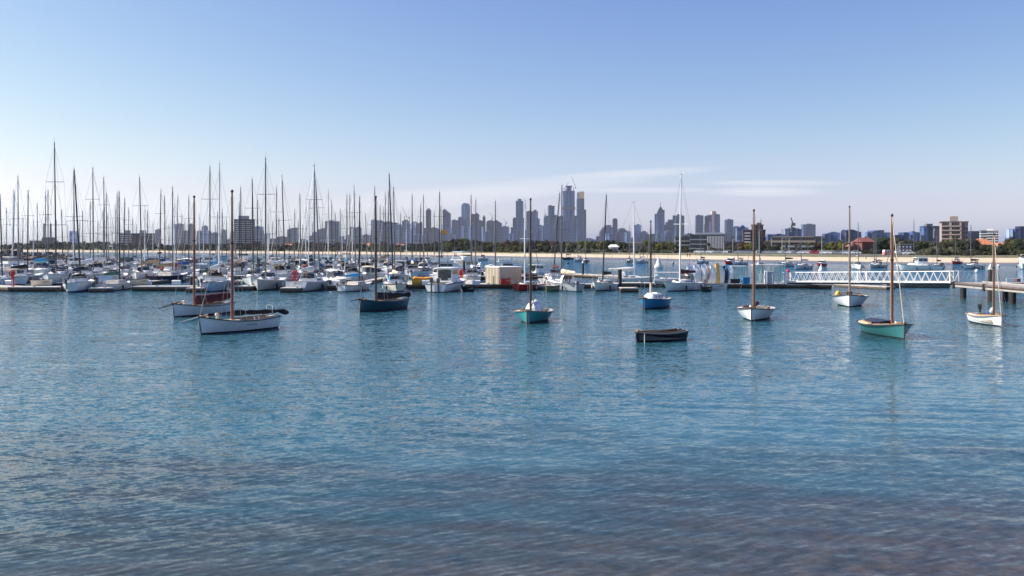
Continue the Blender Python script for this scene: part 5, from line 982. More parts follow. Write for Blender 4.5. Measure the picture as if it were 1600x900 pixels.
for a in ((151, 434, 108, .2, False), (221, 418, 150, .2, False), (299, 432, 110, .16, True), (404, 409, 150, .2, False), (414, 413, 140, .2, False), (433, 421, 138, .25, False), (378, 413, 150, .2, False), (501, 417, 146, .2, False), (621, 415, 146, .25, False), (725, 408, 145, .2, False), (104, 399, 205, .2, True), (238, 420, 142, .2, True), (313, 402, 220, .2, False), (560, 404, 200, .2, False), (636, 402, 200, .2, False), (536, 412, 160, .2, False)): pile(*a)
pile(911, 411, 148, .18, True, 'thick black pile with white cap left of dark masted sloop'); pile(968.5, 421, 112, .27, False, 'thick black pile right of the dark masted sloop'); pile(1548, 421, 96, .25, True, 'black pile with white cone cap beside the jetty')
# dock boxes, and the flag over the teal cruiser
rd = random.Random(12)
for i, (px, Yd, z) in enumerate([(px, 112.6, .6) for px in (30, 240, 285, 530, 668, 745, 860)] + [(px + rd.uniform(-6, 6), 144.2, .57) for px in range(240, 560, 32)] + [(px + rd.uniform(-8, 8), 179.2, .57) for px in range(20, 740, 55)]):
    t = thing('dock_box', 'white dock locker on the floating walkway', 'dock box', ((px - 800) / F * Yd, Yd if Yd > 120 else YW(452.5) + .9, z - .02), rd.uniform(-.1, .1), 'dock lockers', zone_mar(px), px)
    MB().box(0, 0, 0, 1.0, .5, .45, tx=.96).build('body', deckw, t); MB().box(0, 0, .452, 1.06, .56, .1, tx=.9, ty=.7).build('lid', deckw, t)
P_ = PX(689, 404, 165); t = thing('flag', 'orange flag on a thin pole over the teal canopy', 'flag', (P_.x, 165, 1.5)); MB().tube((0, 0, 0), (0, 0, 7.0), .04, .03, 5).build('pole', alud, t)
q = MB(); q.loft([[(.05 + .28 * k, .05 * math.sin(k * 1.5), z_) for z_ in (6.2 - .05 * k, 6.9 - .05 * k)] for k in range(5)], cap=False, closed=False); q.build('cloth', cv['orange'], t)
# lifebuoy posts
redr = mat('lifebuoy_red', (.60, .025, .02), .5)
def lifepost(px, ytop, Y, z, label, n=1):
    t = thing('lifebuoy_post', label, 'lifebuoy', ((px - 800) / F * Y, Y, z), 0, 'red lifebuoy posts on the docks'); h = EYE - (ytop - HZ) / F * Y - z
    MB().box(0, 0, 0, .28, .14, h * .92).build('post', redr, t); MB().box(0, -.09, 0, .10, .05, h * .45).build('marker', cv['white'], t)
    for k in range(n):
        q = MB(); pts = [((.32) * math.cos(a * math.pi / 6), -.16, h * (.82 - .30 * k) + .34 * math.sin(a * math.pi / 6)) for a in range(13)]; q.path(pts, .08, 6); q.build('lifebuoy', redr, t)
lifepost(20, 422, 105.5, .55, 'red lifebuoy post on the front dock at far left'); lifepost(254, 414, 144, .55, 'red lifebuoy post on the second dock left of centre'); lifepost(461, 423, 104.5, .55, 'red post with two lifebuoys beside the bow-on grey sloop', 2); lifepost(476.5, 414, 144, .55, 'taller far red lifebuoy post behind flat decked sloop'); lifepost(721, 421, 110.5, .55, 'red and white lifebuoy post right of the launch outboards'); lifepost(275, 410, 150, .55, 'red lifebuoy post by the moored cabin boats, second dock'); lifepost(1, 426, 150, .55, 'partly hidden red lifebuoy post at left edge')
# cream shed on its dock
cream = mat('cream_cladding', (.60, .50, .38), .8, var=.06); Ys = 114.
xs = (780 - 800) / F * 111.5; t = thing('dock_shed', 'cream corrugated shed standing on the front dock', 'shed', (xs, 111.4, .58), math.radians(28))
MB().box(2.0, 1.2, 0, 4.0, 2.4, 2.15).build('wall', cream, t)
t.rotation_euler = (0, 0, 0); t.location = (0, 0, 0)
for ch in list(t.children) if False else [o for o in COL.objects if o.parent == t]: bpy.data.objects.remove(ch)
# the corner nearest the camera at px 780; left side runs back to px 759, right side to px 815
C0 = Vector((xs, 111.2, .58)); A0 = Vector(((759 - 800) / F * 113.2, 113.2, .58)); B0 = Vector(((815 - 800) / F * 112.6, 112.6, .58)); D0 = A0 + B0 - C0; hs = EYE - (418 - HZ) / F * 112 - .58
t.location = C0; pr = [Vector(v) - C0 for v in (C0, B0, D0, A0)]
MB().loft([[(v.x, v.y, 0) for v in pr], [(v.x, v.y, hs) for v in pr]], sm=False).build('wall', cream, t)
def shed_side(a, b, n):
    d = (b - a); nrm = Vector((d.y, -d.x, 0)).normalized()
    if nrm.y > 0: nrm = -nrm
    ang = math.atan2(d.y, d.x); p_ = None
    for i in range(n):
        c = a + d * ((i + .5) / n) + nrm * .03
        l = (c.x, c.y, .03); p_ = MB().box(0, 0, 0, d.length / n * .45, .06, hs - .06).build('cladding_rib', cream, t, l, ang) if p_ is None else share(p_, t, l, ang)
shed_side(pr[0], pr[3], 9); shed_side(pr[0], pr[1], 13)
cc = sum(pr, Vector()) / 4; MB().loft([[((v - cc).x * k + cc.x, (v - cc).y * k + cc.y, z) for v in pr] for k, z in ((1.06, hs), (1.06, hs + .09), (.9, hs + .14))], sm=False).build('roof', wht, t)
d = pr[3] - pr[0]; m_ = pr[0] + d * .42; nrm = Vector((d.y, -d.x, 0)).normalized(); nrm = -nrm if nrm.y > 0 else nrm
MB().box(0, 0, .02, .3, .08, 1.0).build('vent', mat('khaki_paint', (.30, .24, .17), .7), t, tuple(m_ + nrm * .10), math.atan2(d.y, d.x))
ye = mat('yellow_paint', (.75, .36, .03), .5)
t = thing('dock_hoist', 'yellow ladder shaped hoist at the right of the shed', 'hoist', ((810 - 800) / F * 112, 111.6, .58))
q = MB(); [q.tube((x, 0, 0), (x * .6, 0, 1.95), .03, .03, 4) for x in (-.3, .05, .35)]; q.build('frame', ye, t)
for z in (.4, .9, 1.4): MB().tube((-.42, 0, z), (.42, 0, z), .028, .028, 4).build('rung', ye, t)
def small_hull(name, label, px, Y, z, L, B, col, rz, cat='dinghy', roll=0, cover_=None, group=None, inn=inner):
    t = thing(name, label, cat, ((px - 800) / F * Y, Y, z), rz, group); h = Hull(L, B, .55, .42, .45, .7, .15, .55, .05)
    m = h.mesh(8); m.v = [(x, y, zz + .3) for x, y, zz in m.v]; m.build('hull', [col, col], t)
    d_ = h.deck((.15, .92, .85), depth=.25, n=8); d_.v = [(x, y, zz + .3) for x, y, zz in d_.v]; d_.build('deck', [col, inn], t)
    for a in (.35, .65): MB().box(0, 0, 0, .22, B * .8, .04).build('thwart', teak, t, (L / 2 - a * L, 0, .56))
    r_ = h.rail(.03, n=8); r_.v = [(x, y, zz + .3) for x, y, zz in r_.v]; r_.build('gunwale', rubber, t)
    if cover_: c_ = cover(L * .42, .68, -L * .45, .7, B * .3, B * .38, random.Random(3), .5); c_.build('tarpaulin', cover_, t)
    return t
small_hull('dinghy', 'red dinghy lying against the shed wall', 790, 110.6, .58, 1.3, .8, redp, .1); small_hull('tender', 'orange yellow tender under its tarpaulin on the dock', 660, 111.2, .58, 2.7, 1.4, ye, .12, 'boat', cover_=cv['orange']); small_hull('dinghy', 'small black dinghy afloat right of the blue striped launch', 732, 105, -.12, 1.5, 1.1, blk, .05)
small_hull('tender', 'little green tender afloat beside the weathered sloop', 864, 105, -.1, 1.7, 1.0, mat('moss_paint', (.12, .13, .07), .6), .1); small_hull('dinghy', 'upturned cream dinghy on the finger right of small sloop', 218, 109, .58, 2.2, 1.2, gelc, .3); small_hull('dinghy', 'low dark dinghy beside the classic yacht stern', 1104, 105, -.15, 1.4, 1.0, blk, .05); small_hull('tender', 'long low white tender against the rack dock', 1118, 111, -.1, 3.0, 1.1, gel, .0)
small_hull('dinghy', 'pale dinghy lying on the leftmost front dock', 66, 107.2, .58, 2.4, 1.2, gelc, .1)
# hulls stacked on end in their rack
RK = [(1076, 412, 'white', .75, 'pinkish white'), (1083, 414, 'white', .7, 'white'), (1088, 413, 'white', .8, 'white'), (1099, 412, 'white', .7, 'white'), (1103, 414, 'tan', .6, 'brown'), (1108, 415, 'white', .9, 'white'), (1114, 413, 'white', .95, 'white'), (1120.5, 411, 'yellow', .85, 'yellow'), (1127, 414, 'white', .85, 'white'), (1131.5, 415, 'black', .6, 'black'), (1135, 414, 'sky', .6, 'sky blue'), (1139.5, 415, 'white', .6, 'slim white')]
yelp = mat('yellow_gelcoat', (.75, .47, .08), .4); skyp = mat('sky_gelcoat', (.05, .38, .58), .4)
CL = {'white': gel, 'tan': cv['tan'], 'yellow': yelp, 'black': blk, 'sky': skyp}
for i, (px, tp, c, w, nm) in enumerate(RK):
    Y = 114.2; h = EYE - (tp - HZ) / F * Y - .6; t = thing('racked_dinghy', f'{nm} dinghy hull stood on end in the dock rack', 'dinghy', ((px - 800) / F * Y, Y, .62), random.uniform(.45, .95), 'dinghies stood on end in the rack', 'on the dock', px)
    H_ = Hull(h, 1.15, .45, .38, .38, .75, .1, .5, 0); m = H_.mesh(10); f = lambda m_: setattr(m_, 'v', [((z - .1) * w * 1.15, y, x + h / 2) for x, y, z in m_.v])
    f(m); m.build('hull', [CL[c], CL[c]], t, (0, 0, 0), 0); d_ = H_.deck((.15, .9, .8), depth=.2, n=8); f(d_); d_.build('deck', [CL[c], inner], t, (0, 0, 0), 0)
t = thing('dinghy_rack', 'pale pipe rack holding the upended dinghies', 'rack', ((1072 - 800) / F * 115, 115, .6)); W_ = 70 / F * 115
for z in (.5, 1.3): MB().tube((0, 0, z), (W_, 0, z), .04, .04, 5).build('rail', steel, t)
for k in range(7): MB().tube((W_ * k / 6, 0, 0), (W_ * k / 6, 0, 1.6), .035, .035, 5).build('post', steel, t)
# bins
t = thing('blue_bin', 'bright blue bin on the dock left of reddish mast', 'bin', ((1165 - 800) / F * 112, 112, .6)); bl = mat('blue_plastic', (.01, .20, .42), .5); MB().box(0, 0, 0, .82, .7, .75, tx=1.1, ty=1.1).build('body', bl, t); MB().box(0, 0, .752, .95, .82, .1).build('lid', bl, t)
for px, lb in ((1145, 'left black wheelie bin on the dock'), (1152, 'right black wheelie bin on the dock')):
    t = thing('wheelie_bin', lb, 'bin', ((px - 800) / F * 112.3, 112.3, .6), 0, 'black bins on the dock'); MB().box(0, 0, .06, .5, .5, .5, tx=1.15, ty=1.15).build('body', blk, t); MB().box(0, 0, .562, .6, .62, .06).build('lid', blk, t)
    for x in (-.2, .2): MB().tube((x - .04, .28, .1), (x + .04, .28, .1), .1, .1, 8).build('wheel', rubber, t)
# glass shelters and gates
glass = mat('teal_glass', (.35, .68, .70), .05, var=.05, trans=.6, alpha=.42)
def shelter(label, a, b, Y, top, panels, gates=()):
    x0, x1 = (a - 800) / F * Y, (b - 800) / F * Y; w = x1 - x0; H = EYE - (top - HZ) / F * Y - .6; t = thing('glass_shelter', label, 'shelter', (x0, Y, .6))
    MB().box(w / 2, .6, H - .14, w + .2, 1.5, .14).build('roof', wht, t)
    for k in range(len(panels) + 1):
        x = w * k / len(panels)
        for y in (0, 1.2): MB().box(x, y, 0, .1, .1, H - .143).build('post', wht, t)
    for k, g in enumerate(panels):
        if g: MB().box(w * (k + .5) / len(panels), 0, .25, w / len(panels) - .14, .03, H - .5).build('glass_panel', glass, t)
        if g: MB().box(w * (k + .5) / len(panels), 1.2, .25, w / len(panels) - .14, .03, H - .5).build('glass_panel', glass, t)
    return t
t = shelter('white framed glass shelter at the gangway head', 1180, 1226, 113, 413.5, (1, 1, 0, 1, 1)); shelter('small white framed glass screen between rack and blue bin', 1141, 1165, 114.5, 415.5, (1, 1, 1))
for px, w_, h_, lb in ((1190, .55, 1.3, 'left white mesh gate before the glass shelter'), (1211, .6, 1.25, 'right white mesh gate before the glass shelter')):
    t = thing('gate', lb, 'gate', ((px - 800) / F * 112.2, 112.2, .6)); q = MB(); q.path([(-w_ / 2, 0, 0), (-w_ / 2, 0, h_), (w_ / 2, 0, h_), (w_ / 2, 0, 0)], .035, 4); q.build('frame', wht, t)
    for k in range(4): MB().box(0, 0, .18 + k * h_ / 4.3, w_, .03, .07).build('bar', wht, t)
t = thing('service_pedestal', 'tall white service pedestal between the two gates', 'pedestal', ((1196 - 800) / F * 112, 112, .6)); MB().box(0, 0, 0, .22, .22, 1.55).build('body', wht, t); MB().box(0, 0, 1.552, .28, .28, .12, tx=.5, ty=.5).build('cap', wht, t)
t = thing('cabinet', 'grey steel cabinet right of the white pedestal', 'cabinet', ((1203 - 800) / F * 112.6, 112.6, .6)); MB().box(0, 0, 0, .85, .5, 1.5).build('body', mat('grey_steel', (.35, .37, .42), .5), t); MB().box(0, 0, 1.502, .9, .55, .06).build('lid', wht, t)
for px, z, lb in ((1037, .95, 'white pipe trestle left of the classic yacht'),):
    t = thing('pipe_trestle', lb, 'trestle', ((1022 - 800) / F * 111, 111, .55)); w_ = 38 / F * 111; MB().tube((0, 0, 1.5), (w_, 0, 1.5), .1, .1, 6).build('beam', wht, t)
    for x in (.1, w_ / 2, w_ - .1): MB().tube((x, 0, 0), (x, 0, 1.5), .06, .06, 5).build('leg', wht, t)
    MB().tube((0, .1, .45), (w_, .1, .45), .3, .3, 10).build('float', gelg, t)
# ------------------------------------------------------------------ gangway and jetty
A = Vector((35.6, 115.0, .80)); B = Vector((47.3, 94.8, 1.55)); d = B - A; Lg = d.length; ang = math.atan2(d.y, d.x); pit = math.asin(d.z / Lg)
gw = thing('gangway', 'white truss gangway rising from floating dock to jetty', 'gangway', A); gw.rotation_euler = (Matrix.Rotation(ang, 3, 'Z') @ Matrix.Rotation(-pit, 3, 'Y')).to_euler()
wm = mat('white_steel', (.66, .66, .64), .45, var=.06)
hgt = 1.18; n = 24; bay = Lg / n; pd = None
for y in (-.75, .75):
    MB().box(Lg / 2, y, hgt - .06, Lg, .09, .09).build('top_chord', wm, gw); MB().box(Lg / 2, y, -.06, Lg, .10, .16).build('bottom_chord', wm, gw)
    for k in range(n):
        for s in (0, 1):
            x0_ = bay * k + (0 if s == 0 else bay / 2); x1_ = x0_ + bay / 2
            zz0, zz1 = (hgt - .1, .1) if s == 0 else (.1, hgt - .1)
            l = (x0_, y, 0)
            key = s
            if pd is None: pd = {}
            if key not in pd: pd[key] = MB().tube((0, 0, zz0), (bay / 2, 0, zz1), .025, .025, 4).build('diagonal', wm, gw, l)
            else: share(pd[key], gw, l)
    for x in (0, Lg * .5, Lg): MB().box(x, y, -.1, .14, .16, hgt + .12).build('end_post', wm, gw)
MB().box(Lg / 2, 0, .02, Lg, 1.4, .06).build('walkway', wood, gw); MB().box(Lg / 2, 0, -.32, Lg * .98, .5, .16).build('beam', pilem, gw)
jt = thing('jetty', 'concrete and timber jetty on dark piles at right', 'jetty', (47, 94.5, 0)); jl = 45
pale = mat('jetty_concrete', (.33, .30, .265), .85, var=.12, vs=1, bump=.3); pr = None
for k in range(int(jl / 4.5)):
    l = (1.6, -4.5 * k - 2.25, 1.28 + random.uniform(-.006, .006)); pr = MB().box(0, 0, .06, 3.2, 4.44, .21).build('deck_slab', pale, jt, l) if pr is None else share(pr, jt, l)
    l = (.0 - .06, -4.5 * k - 2.25, .98); 
    share(pf, jt, l) if k else None
    if k == 0: pf = MB().box(0, 0, .12, .16, 4.40, .18).build('fascia', pale, jt, l)
MB().tube((-.1, 0, 1.46), (-.1, -jl, 1.46), .13, .13, 8).build('kerb_rail', mat('brown_timber', (.12, .085, .07), .8, var=.3), jt)
MB().box(3.15, -jl / 2, 1.55, .15, jl, .12).build('kerb', pale, jt)
for y in (-2.6, -7.9, -11.4, -16, -21, -26): MB().tube((-.25 + (.15 if y < -10 else 0), y, -.5), (-.25 + (.15 if y < -10 else 0), y, 1.09), .30, .30, 12).build('pile', pilem, jt)
for y in (-5, -12, -19): MB().tube((2.8, y, -.5), (2.8, y, 1.33), .28, .28, 10).build('pile', pilem, jt)
for y in (-.5, -6.5): MB().box(-.2, y, .9, .16, .3, .75).build('bracket', pilem, jt)
rl = thing('railing', 'short white zigzag railing on the jetty beside the gangway', 'railing', (50.1, 94.4, 1.56), math.radians(180)); Lr = 2.2
rl.location = (47.4, 95.2, 1.56); rl.rotation_euler = (0, 0, -.02)
for z in (.06, 1.1): MB().box(Lr / 2, 0, z, Lr, .07, .07).build('rail', wm, rl)
for k in range(5): MB().box(Lr * k / 4, 0, .0, .07, .07, 1.2).build('post', wm, rl) if k in (0, 4) else None
for k in range(4): MB().tube((Lr * (k) / 4, 0, 1.1), (Lr * (k + .5) / 4, 0, .1), .03, .03, 4).build('diagonal', wm, rl); MB().tube((Lr * (k + .5) / 4, 0, .1), (Lr * (k + 1) / 4, 0, 1.1), .03, .03, 4).build('diagonal', wm, rl)
bg_ = thing('work_barge', 'pale work barge with white side rails behind jetty', 'barge', ((1585 - 800) / F * 112, 112, 0)); MB().box(1.5, 0, -.2, 6.6, 3, .9).build('hull', darkf, bg_); MB().box(1.5, 0, .702, 6.7, 3.1, .1).build('deck', concd, bg_)
for z in (.9, 1.35): MB().tube((-1.8, -1.4, z), (4.8, -1.4, z), .05, .05, 5).build('rail', wm, bg_)
for x in (-1.8, .4, 2.6, 4.8): MB().tube((x, -1.4, .7), (x, -1.4, 1.35), .04, .04, 5).build('post', wm, bg_)
MB().box(.4, 0, .804, .5, .6, .5).build('locker', mat('brown_locker', (.1, .05, .04), .7), bg_)
# ------------------------------------------------------------------ the classic boats on moorings in front
def classic(name, label, bow, hd, L, B, fb, fm, fs, hullm, deckmat, cp, rail=navy, tr=.55, rake=.12, mast=None, cat='boat', anti_=anti, sr=.1, full=.8, tm=.52, rel=True, lin=None):
    """bow = (px, row) of the stem at the waterline; hd = degrees the bow is turned from facing the camera"""
    Y = YW(bow[1]); P = Vector(((bow[0] - 800) / F * Y, Y, 0)); rz = math.radians(hd - 90) - (math.atan((bow[0] - 800) / F) if rel else 0); dv = Vector((math.cos(rz), math.sin(rz), 0))
    c = P - dv * (L / 2 - rake * .8); t = thing(name, label, cat, c, rz, 'classic boats moored in front of the marina'); h = Hull(L, B, fb, fm, fs, tr, rake, tm, sr, full)
    h.mesh(18).build('hull', [hullm, anti_], t); h.rail(.045, -.03, .025, 20).build('rub_rail', rail, t); h.deck(cp, depth=.35, n=20).build('deck', [deckmat, lin or inner], t)
    if cp:                                     # raised coaming round the cockpit
        for s in (-1, 1):
            q = MB()
            pts = [(h.L / 2 - a * h.L, s * h.b(a) * cp[2], h.z(a) + .07) for a in [cp[0] + (cp[1] - cp[0]) * i / 8 for i in range(9)]]
            for a, b_ in zip(pts, pts[1:]): q.add([a, b_, (b_[0], b_[1], b_[2] - .12), (a[0], a[1], a[2] - .12)], [(0, 1, 2, 3)]); q.tube(a, b_, .02, .02, 4)
            q.build('coaming', teak, t)
    q = MB(); q.tube((L / 2 - .02, 0, h.z(0) + .04), (L / 2 - rake - .01, 0, -.12), .04, .04, 5); q.build('stem_band', rail, t)
    p = MB(); p.tube((L / 2 - .05, .08, h.z(0) - .08), (L / 2 + .35, .25, -.1), .014, .014, 4); p.build('mooring_line', wire, t)
    for a in (.04, .12): MB().box(0, 0, 0, .12, .3, .1).build('bollard', teak, t, (L / 2 - a * L, 0, h.z(a)))
    MB().box(-L / 2 - .05, 0, -.25, .12, .06, h.z(1) + .05).build('rudder', hullm, t)
    return t, h
def spar(t, h, x, pxtop_row, Yd, m, r=.075, top=None, gaffer=True):
    z0 = h.z(.4); H = EYE - (pxtop_row - HZ) / F * Yd; q = MB(); q.tube((x, 0, z0 - .2), (x, 0, H * .55), r, r * .92, 10); q.tube((x, 0, H * .55), (x, 0, H), r * .92, r * .55, 10); q.build('mast', m, t)
    MB().lathe([(r * .7, H - .12), (r * .95, H - .08), (r * .95, H), (.02, H + .06)], 8, c=(x, 0)).build('mast_cap', blk, t)
    MB().box(x, 0, z0 - .02, .3, .26, .07).build('mast_step', teak, t); MB().tube((x, 0, H * .62), (x, 0, H * .62 + .12), r * 1.25, r * 1.25, 8).build('mast_band', blk, t)
    w = MB(); w.tube((x, 0, H - .2), (h.L / 2 - .1, 0, h.z(0)), .012, .012, 4)
    for s in (-1, 1):
        for dx in (-.35, .1): w.tube((x, s * r, H * .72), (x + dx, s * h.b(.42) * .97, z0 + .02), .011, .011, 4)
    w.build('rigging', wire, t)
    hl = MB()
    for s, dx in ((-.09, 0), (.1, -.06)): hl.tube((x + dx, s, H * .95), (x + dx, s * 1.1, z0 + .3), .01, .01, 3)
    hl.build('halyard', rope, t); return H, z0
def bowsprit(t, h, out, drop, m=varnd, r=.05):
    z = h.z(0); MB().tube((h.L / 2 - .7, 0, z + .06), (h.L / 2 + out, 0, z - drop), r, r * .6, 8).build('bowsprit', m, t)
    w = MB(); w.tube((h.L / 2 + out - .05, 0, z - drop), (h.L / 2 - h.rake, 0, .08), .012, .012, 4); w.tube((h.L / 2 + out - .05, 0, z - drop), (h.L / 2 + out + .05, 0, z - drop + .45), .012, .012, 4); w.build('bobstay', wire, t)
rb = random.Random(77)
def side_on(bow, stern):
    Yb, Ys_ = YW(bow[1]), YW(stern[1]); b_ = Vector(((bow[0] - 800) / F * Yb, Yb)); s = Vector(((stern[0] - 800) / F * Ys_, Ys_)); d = b_ - s; return d.length, math.degrees(math.atan2(d.y, d.x)) + 90
whull = hull_mat('white_topside', (.70, .72, .74), .10, .3); bhull = hull_mat('petrol_blue_topside', (.010, .075, .105), .08, .25); thull = hull_mat('teal_topside', (.03, .26, .28), .08, .3); thull2 = hull_mat('sea_green_topside', (.035, .17, .18), .15, .35); blhull = hull_mat('bright_blue_topside', (.010, .20, .38), .08, .25); nhull = hull_mat('navy_topside', (.004, .004, .009), .03, .35)
# A: long white boat nearest on the left
L, hd = side_on((314, 523), (424, 512)); t, h = classic('classic_sailboat', 'nearer long white boat with black boom cover at left', (314, 523), hd, L + .5, 2.1, 1.15, .72, .82, whull, deckm, (.5, .93, .72), blk, .55, .25, rel=False)
Yb = 56; bowsprit(t, h, 1.25, .28, deckm, .045); x = h.L / 2 - .42 * h.L; H, z0 = spar(t, h, x, 297, Yb, varn, .095)
MB().tube((x - .1, 0, z0 + .42), (-h.L / 2 - .95, 0, z0 + .30), .05, .045, 6).build('boom', varn, t); cover(x - .02, z0 + .42, -h.L / 2 - .2, z0 + .30, .15, .10, rb, 1.25, 16).build('sail_cover', cv['black'], t); cover(-h.L / 2 - .1, z0 + .36, -h.L / 2 - 1.15, z0 + .16, .10, .19, rb, 1.1, 6).build('sail_bundle', cv['black'], t)
MB().lathe([(.09, 0), (.09, .18), (.16, .26), (.13, .36), (.02, .38)], 10).build('vent', cv['cream'], t, (h.L / 2 - .22 * h.L, .1, h.z(.22)))
for k in range(8): MB().box(0, 0, 0, .07, .02, .09 if k % 3 else .06).build('name_letter', navy, t, (h.L / 2 - h.L * (.50 + .017 * k), (h.pt(.5 + .017 * k, .42, 1)[1] + .012) * (1), .42))
for o in [o for o in COL.objects if o.parent == t and o.name.startswith('name_letter')]: o.location.y *= 1
for a in (.6, .66): MB().lathe([(.05, 0), (.05, .12), (.08, .14), (.05, .2)], 8).build('winch', steel, t, (h.L / 2 - h.L * a, h.b(a) * .8, h.z(a)))
q = MB(); q.path([(-h.L / 2 + .5, -.3, z0), (-h.L / 2 + .45, -.28, z0 + .75), (-h.L / 2 + .45, .28, z0 + .75), (-h.L / 2 + .5, .3, z0)], .02, 4); q.build('boom_gallows', steel, t)
# B: the one behind it
L, hd = side_on((272, 496), (355, 488)); t, h = classic('classic_sailboat', 'farther long white boat with maroon boom cover at left', (272, 496), hd, L + .5, 2.1, 1.1, .75, .85, whull, deckw, (.5, .93, .7), blk, .55, .22, rel=False)
bowsprit(t, h, 1.35, .35, varnd, .05); x = h.L / 2 - .36 * h.L; H, z0 = spar(t, h, x, 306, 69, varn, .10); MB().tube((x - .1, 0, z0 + .42), (-h.L / 2 - .1, 0, z0 + .5), .05, .045, 6).build('boom', varn, t); cover(x - .02, z0 + .42, -h.L / 2 - .1, z0 + .55, .25, .22, rb, 1.5, 14).build('sail_cover', cv['maroon'], t)
MB().lathe([(.09, 0), (.09, .18), (.16, .26), (.13, .34), (.02, .36)], 10).build('vent', cv['cream'], t, (h.L / 2 - .18 * h.L, .1, h.z(.2)))
# C: petrol blue
L, hd = side_on((562, 488), (625, 481)); t, h = classic('classic_sailboat', 'dark petrol blue boat with black boom cover left of centre', (562, 488), hd, L + .6, 2.1, 1.1, .78, .85, bhull, deckm, (.5, .93, .7), blk, .6, .1, rel=False)
bowsprit(t, h, 1.1, .12, varnd, .05); x = h.L / 2 - .36 * h.L; H, z0 = spar(t, h, x, 306, 74, varnd, .10); MB().tube((x - .1, 0, z0 + .4), (-h.L / 2 - 1.0, 0, z0 + .32), .05, .045, 6).build('boom', varnd, t); cover(x - .02, z0 + .42, -h.L / 2 - .1, z0 + .3, .23, .13, rb, 1.5, 14).build('sail_cover', cv['black'], t); cover(-h.L / 2, z0 + .3, -h.L / 2 - 1.0, z0 + .32, .13, .26, rb, 1.2, 6).build('sail_bundle', cv['black'], t)
# D: teal with a white tent
t, h = classic('classic_sailboat', 'teal boat with a grey white cockpit tent near centre', (823, 506), -10, 5.6, 2.8, .95, .72, .72, thull, deckm, (.45, .9, .68), mat('oak_rail', (.22, .15, .11), .6), .6, .1)
x = h.L / 2 - .30 * h.L; H, z0 = spar(t, h, x, 311, 64, varnd, .085)
q = MB(); q.loft([[(xx, -w, zz), (xx, -w * .75, zz + hh * .55), (xx, 0, zz + hh), (xx, w * .75, zz + hh * .55), (xx, w, zz)] for xx, w, zz, hh in ((x - .3, .35, z0, .22), (x - 1.0, .62, z0, .55), (x - 1.9, .68, z0, .78), (x - 2.1, .6, z0, .72))], cap=True, closed=False); q.build('cockpit_tent', cv['white'], t); MB().box(x - 2.12, 0, z0 + .05, .03, .6, .4).build('tent_window', win, t)
MB().tube((x - .2, 0, z0 + .35), (x - 2.3, 0, z0 + 1.0), .035, .03, 6).build('boom', varnd, t)
# E: bright blue with a white cabin
t, h = classic('classic_sailboat', 'bright blue boat with low white cabin right of centre', (1005, 484), -19, 5.8, 2.5, 1.0, .80, .78, blhull, deckw, (.66, .93, .62), varnd, .6, .1)
z0 = h.z(.4); cabin(-.5, 1.75, .72, .4, z0, z0 + .42, .5, .05, .85).build('cabin', deckw, t)
for k in range(3):
    for s in (-1, 1): MB().lathe([(.10, 0), (.12, .03), (.02, .031)], 10).build('porthole', blk, t, (-.2 + .6 * k, s * (.70 - .07 * k), z0 + .2))
for o in [o for o in COL.objects if o.parent == t and o.name.startswith('porthole')]: o.rotation_euler = (math.radians(-90 if o.location.y > 0 else 90), 0, 0)
x = h.L / 2 - .36 * h.L; H, _ = spar(t, h, x, 345, 77, varnd, .085); MB().tube((x, 0, z0 + .4), (x, 0, z0 + 1.4), .10, .10, 8).build('mast_coat', cv['cream'], t); q = MB(); pts = [(x - .1, 0, z0 + .9), (x - .9, .1, z0 + 1.05), (x - 1.7, .15, z0 + 1.1), (x - 2.1, .1, z0 + .8), (x - 2.2, .1, z0 + .2)]; q.path(pts, .03, 5); q.build('boom', wire, t)
for o in (-.6, .7): MB().box(x + o - .5, 0, z0 + .36 + .01, .3, .5, .14).build('hatch', deckw, t)
# F: rowing boat
L, hd = side_on((994, 535), (1066, 530)); t, h = classic('rowing_boat', 'dark navy rowing boat nearest the camera right of centre', (994, 535), hd, L + .25, 1.25, .62, .48, .56, nhull, mat('grey_gunwale', (.20, .19, .21), .7), (.06, .94, .86), mat('grey_gunwale', (.20, .19, .21), .7), .6, .12, anti_=nhull, rel=False, lin=navy)
for a in (.3, .52, .78): MB().box(0, 0, 0, .2, h.b(a) * 1.75, .035).build('thwart', mat('grey_thwart', (.12, .11, .12), .8), t, (h.L / 2 - a * h.L, 0, h.z(a) - .08))
MB().box(0, 0, 0, .55, .3, .14).build('bundle', cv['black'], t, (.25, .15, h.z(.4) - .04)); MB().tube((h.L / 2 - .45, h.b(.12) + .03, h.z(.12)), (h.L / 2 - .25, h.b(.12) + .28, -.15), .022, .022, 5).build('painter', rope, t); MB().box(0, 0, 0, .12, .16, .12).build('outboard_bracket', blk, t, (-h.L / 2 + .3, 0, h.z(1) - .05))
# G: white with maroon cover
t, h = classic('classic_sailboat', 'white boat with black gunwale, reddish mast and maroon bundle', (1174, 502), -6, 5.6, 2.85, .95, .78, .78, whull, deckm, (.45, .92, .65), blk, .65, .06)
x = h.L / 2 - .32 * h.L; H, z0 = spar(t, h, x, 328, 66, varn, .085); cover(x - .3, z0 + .30, x - 2.3, z0 + .28, .20, .17, rb, 1.0, 10).build('sail_cover', cv['maroon'], t); cover(x - 2.2, z0 + .28, x - 2.7, z0 + .24, .17, .14, rb, 1.0, 4).build('sail_bundle', cv['black'], t); cover(x + .2, z0 + .12, x + .9, z0 + .06, .22, .12, rb, .6, 5).build('foredeck_cover', cv['black'], t); MB().lathe([(.02, 0), (.10, .04), (.11, .13), (.02, .2)], 8).build('fender', cv['white'], t, (x - .15, -.25, z0 + .05))
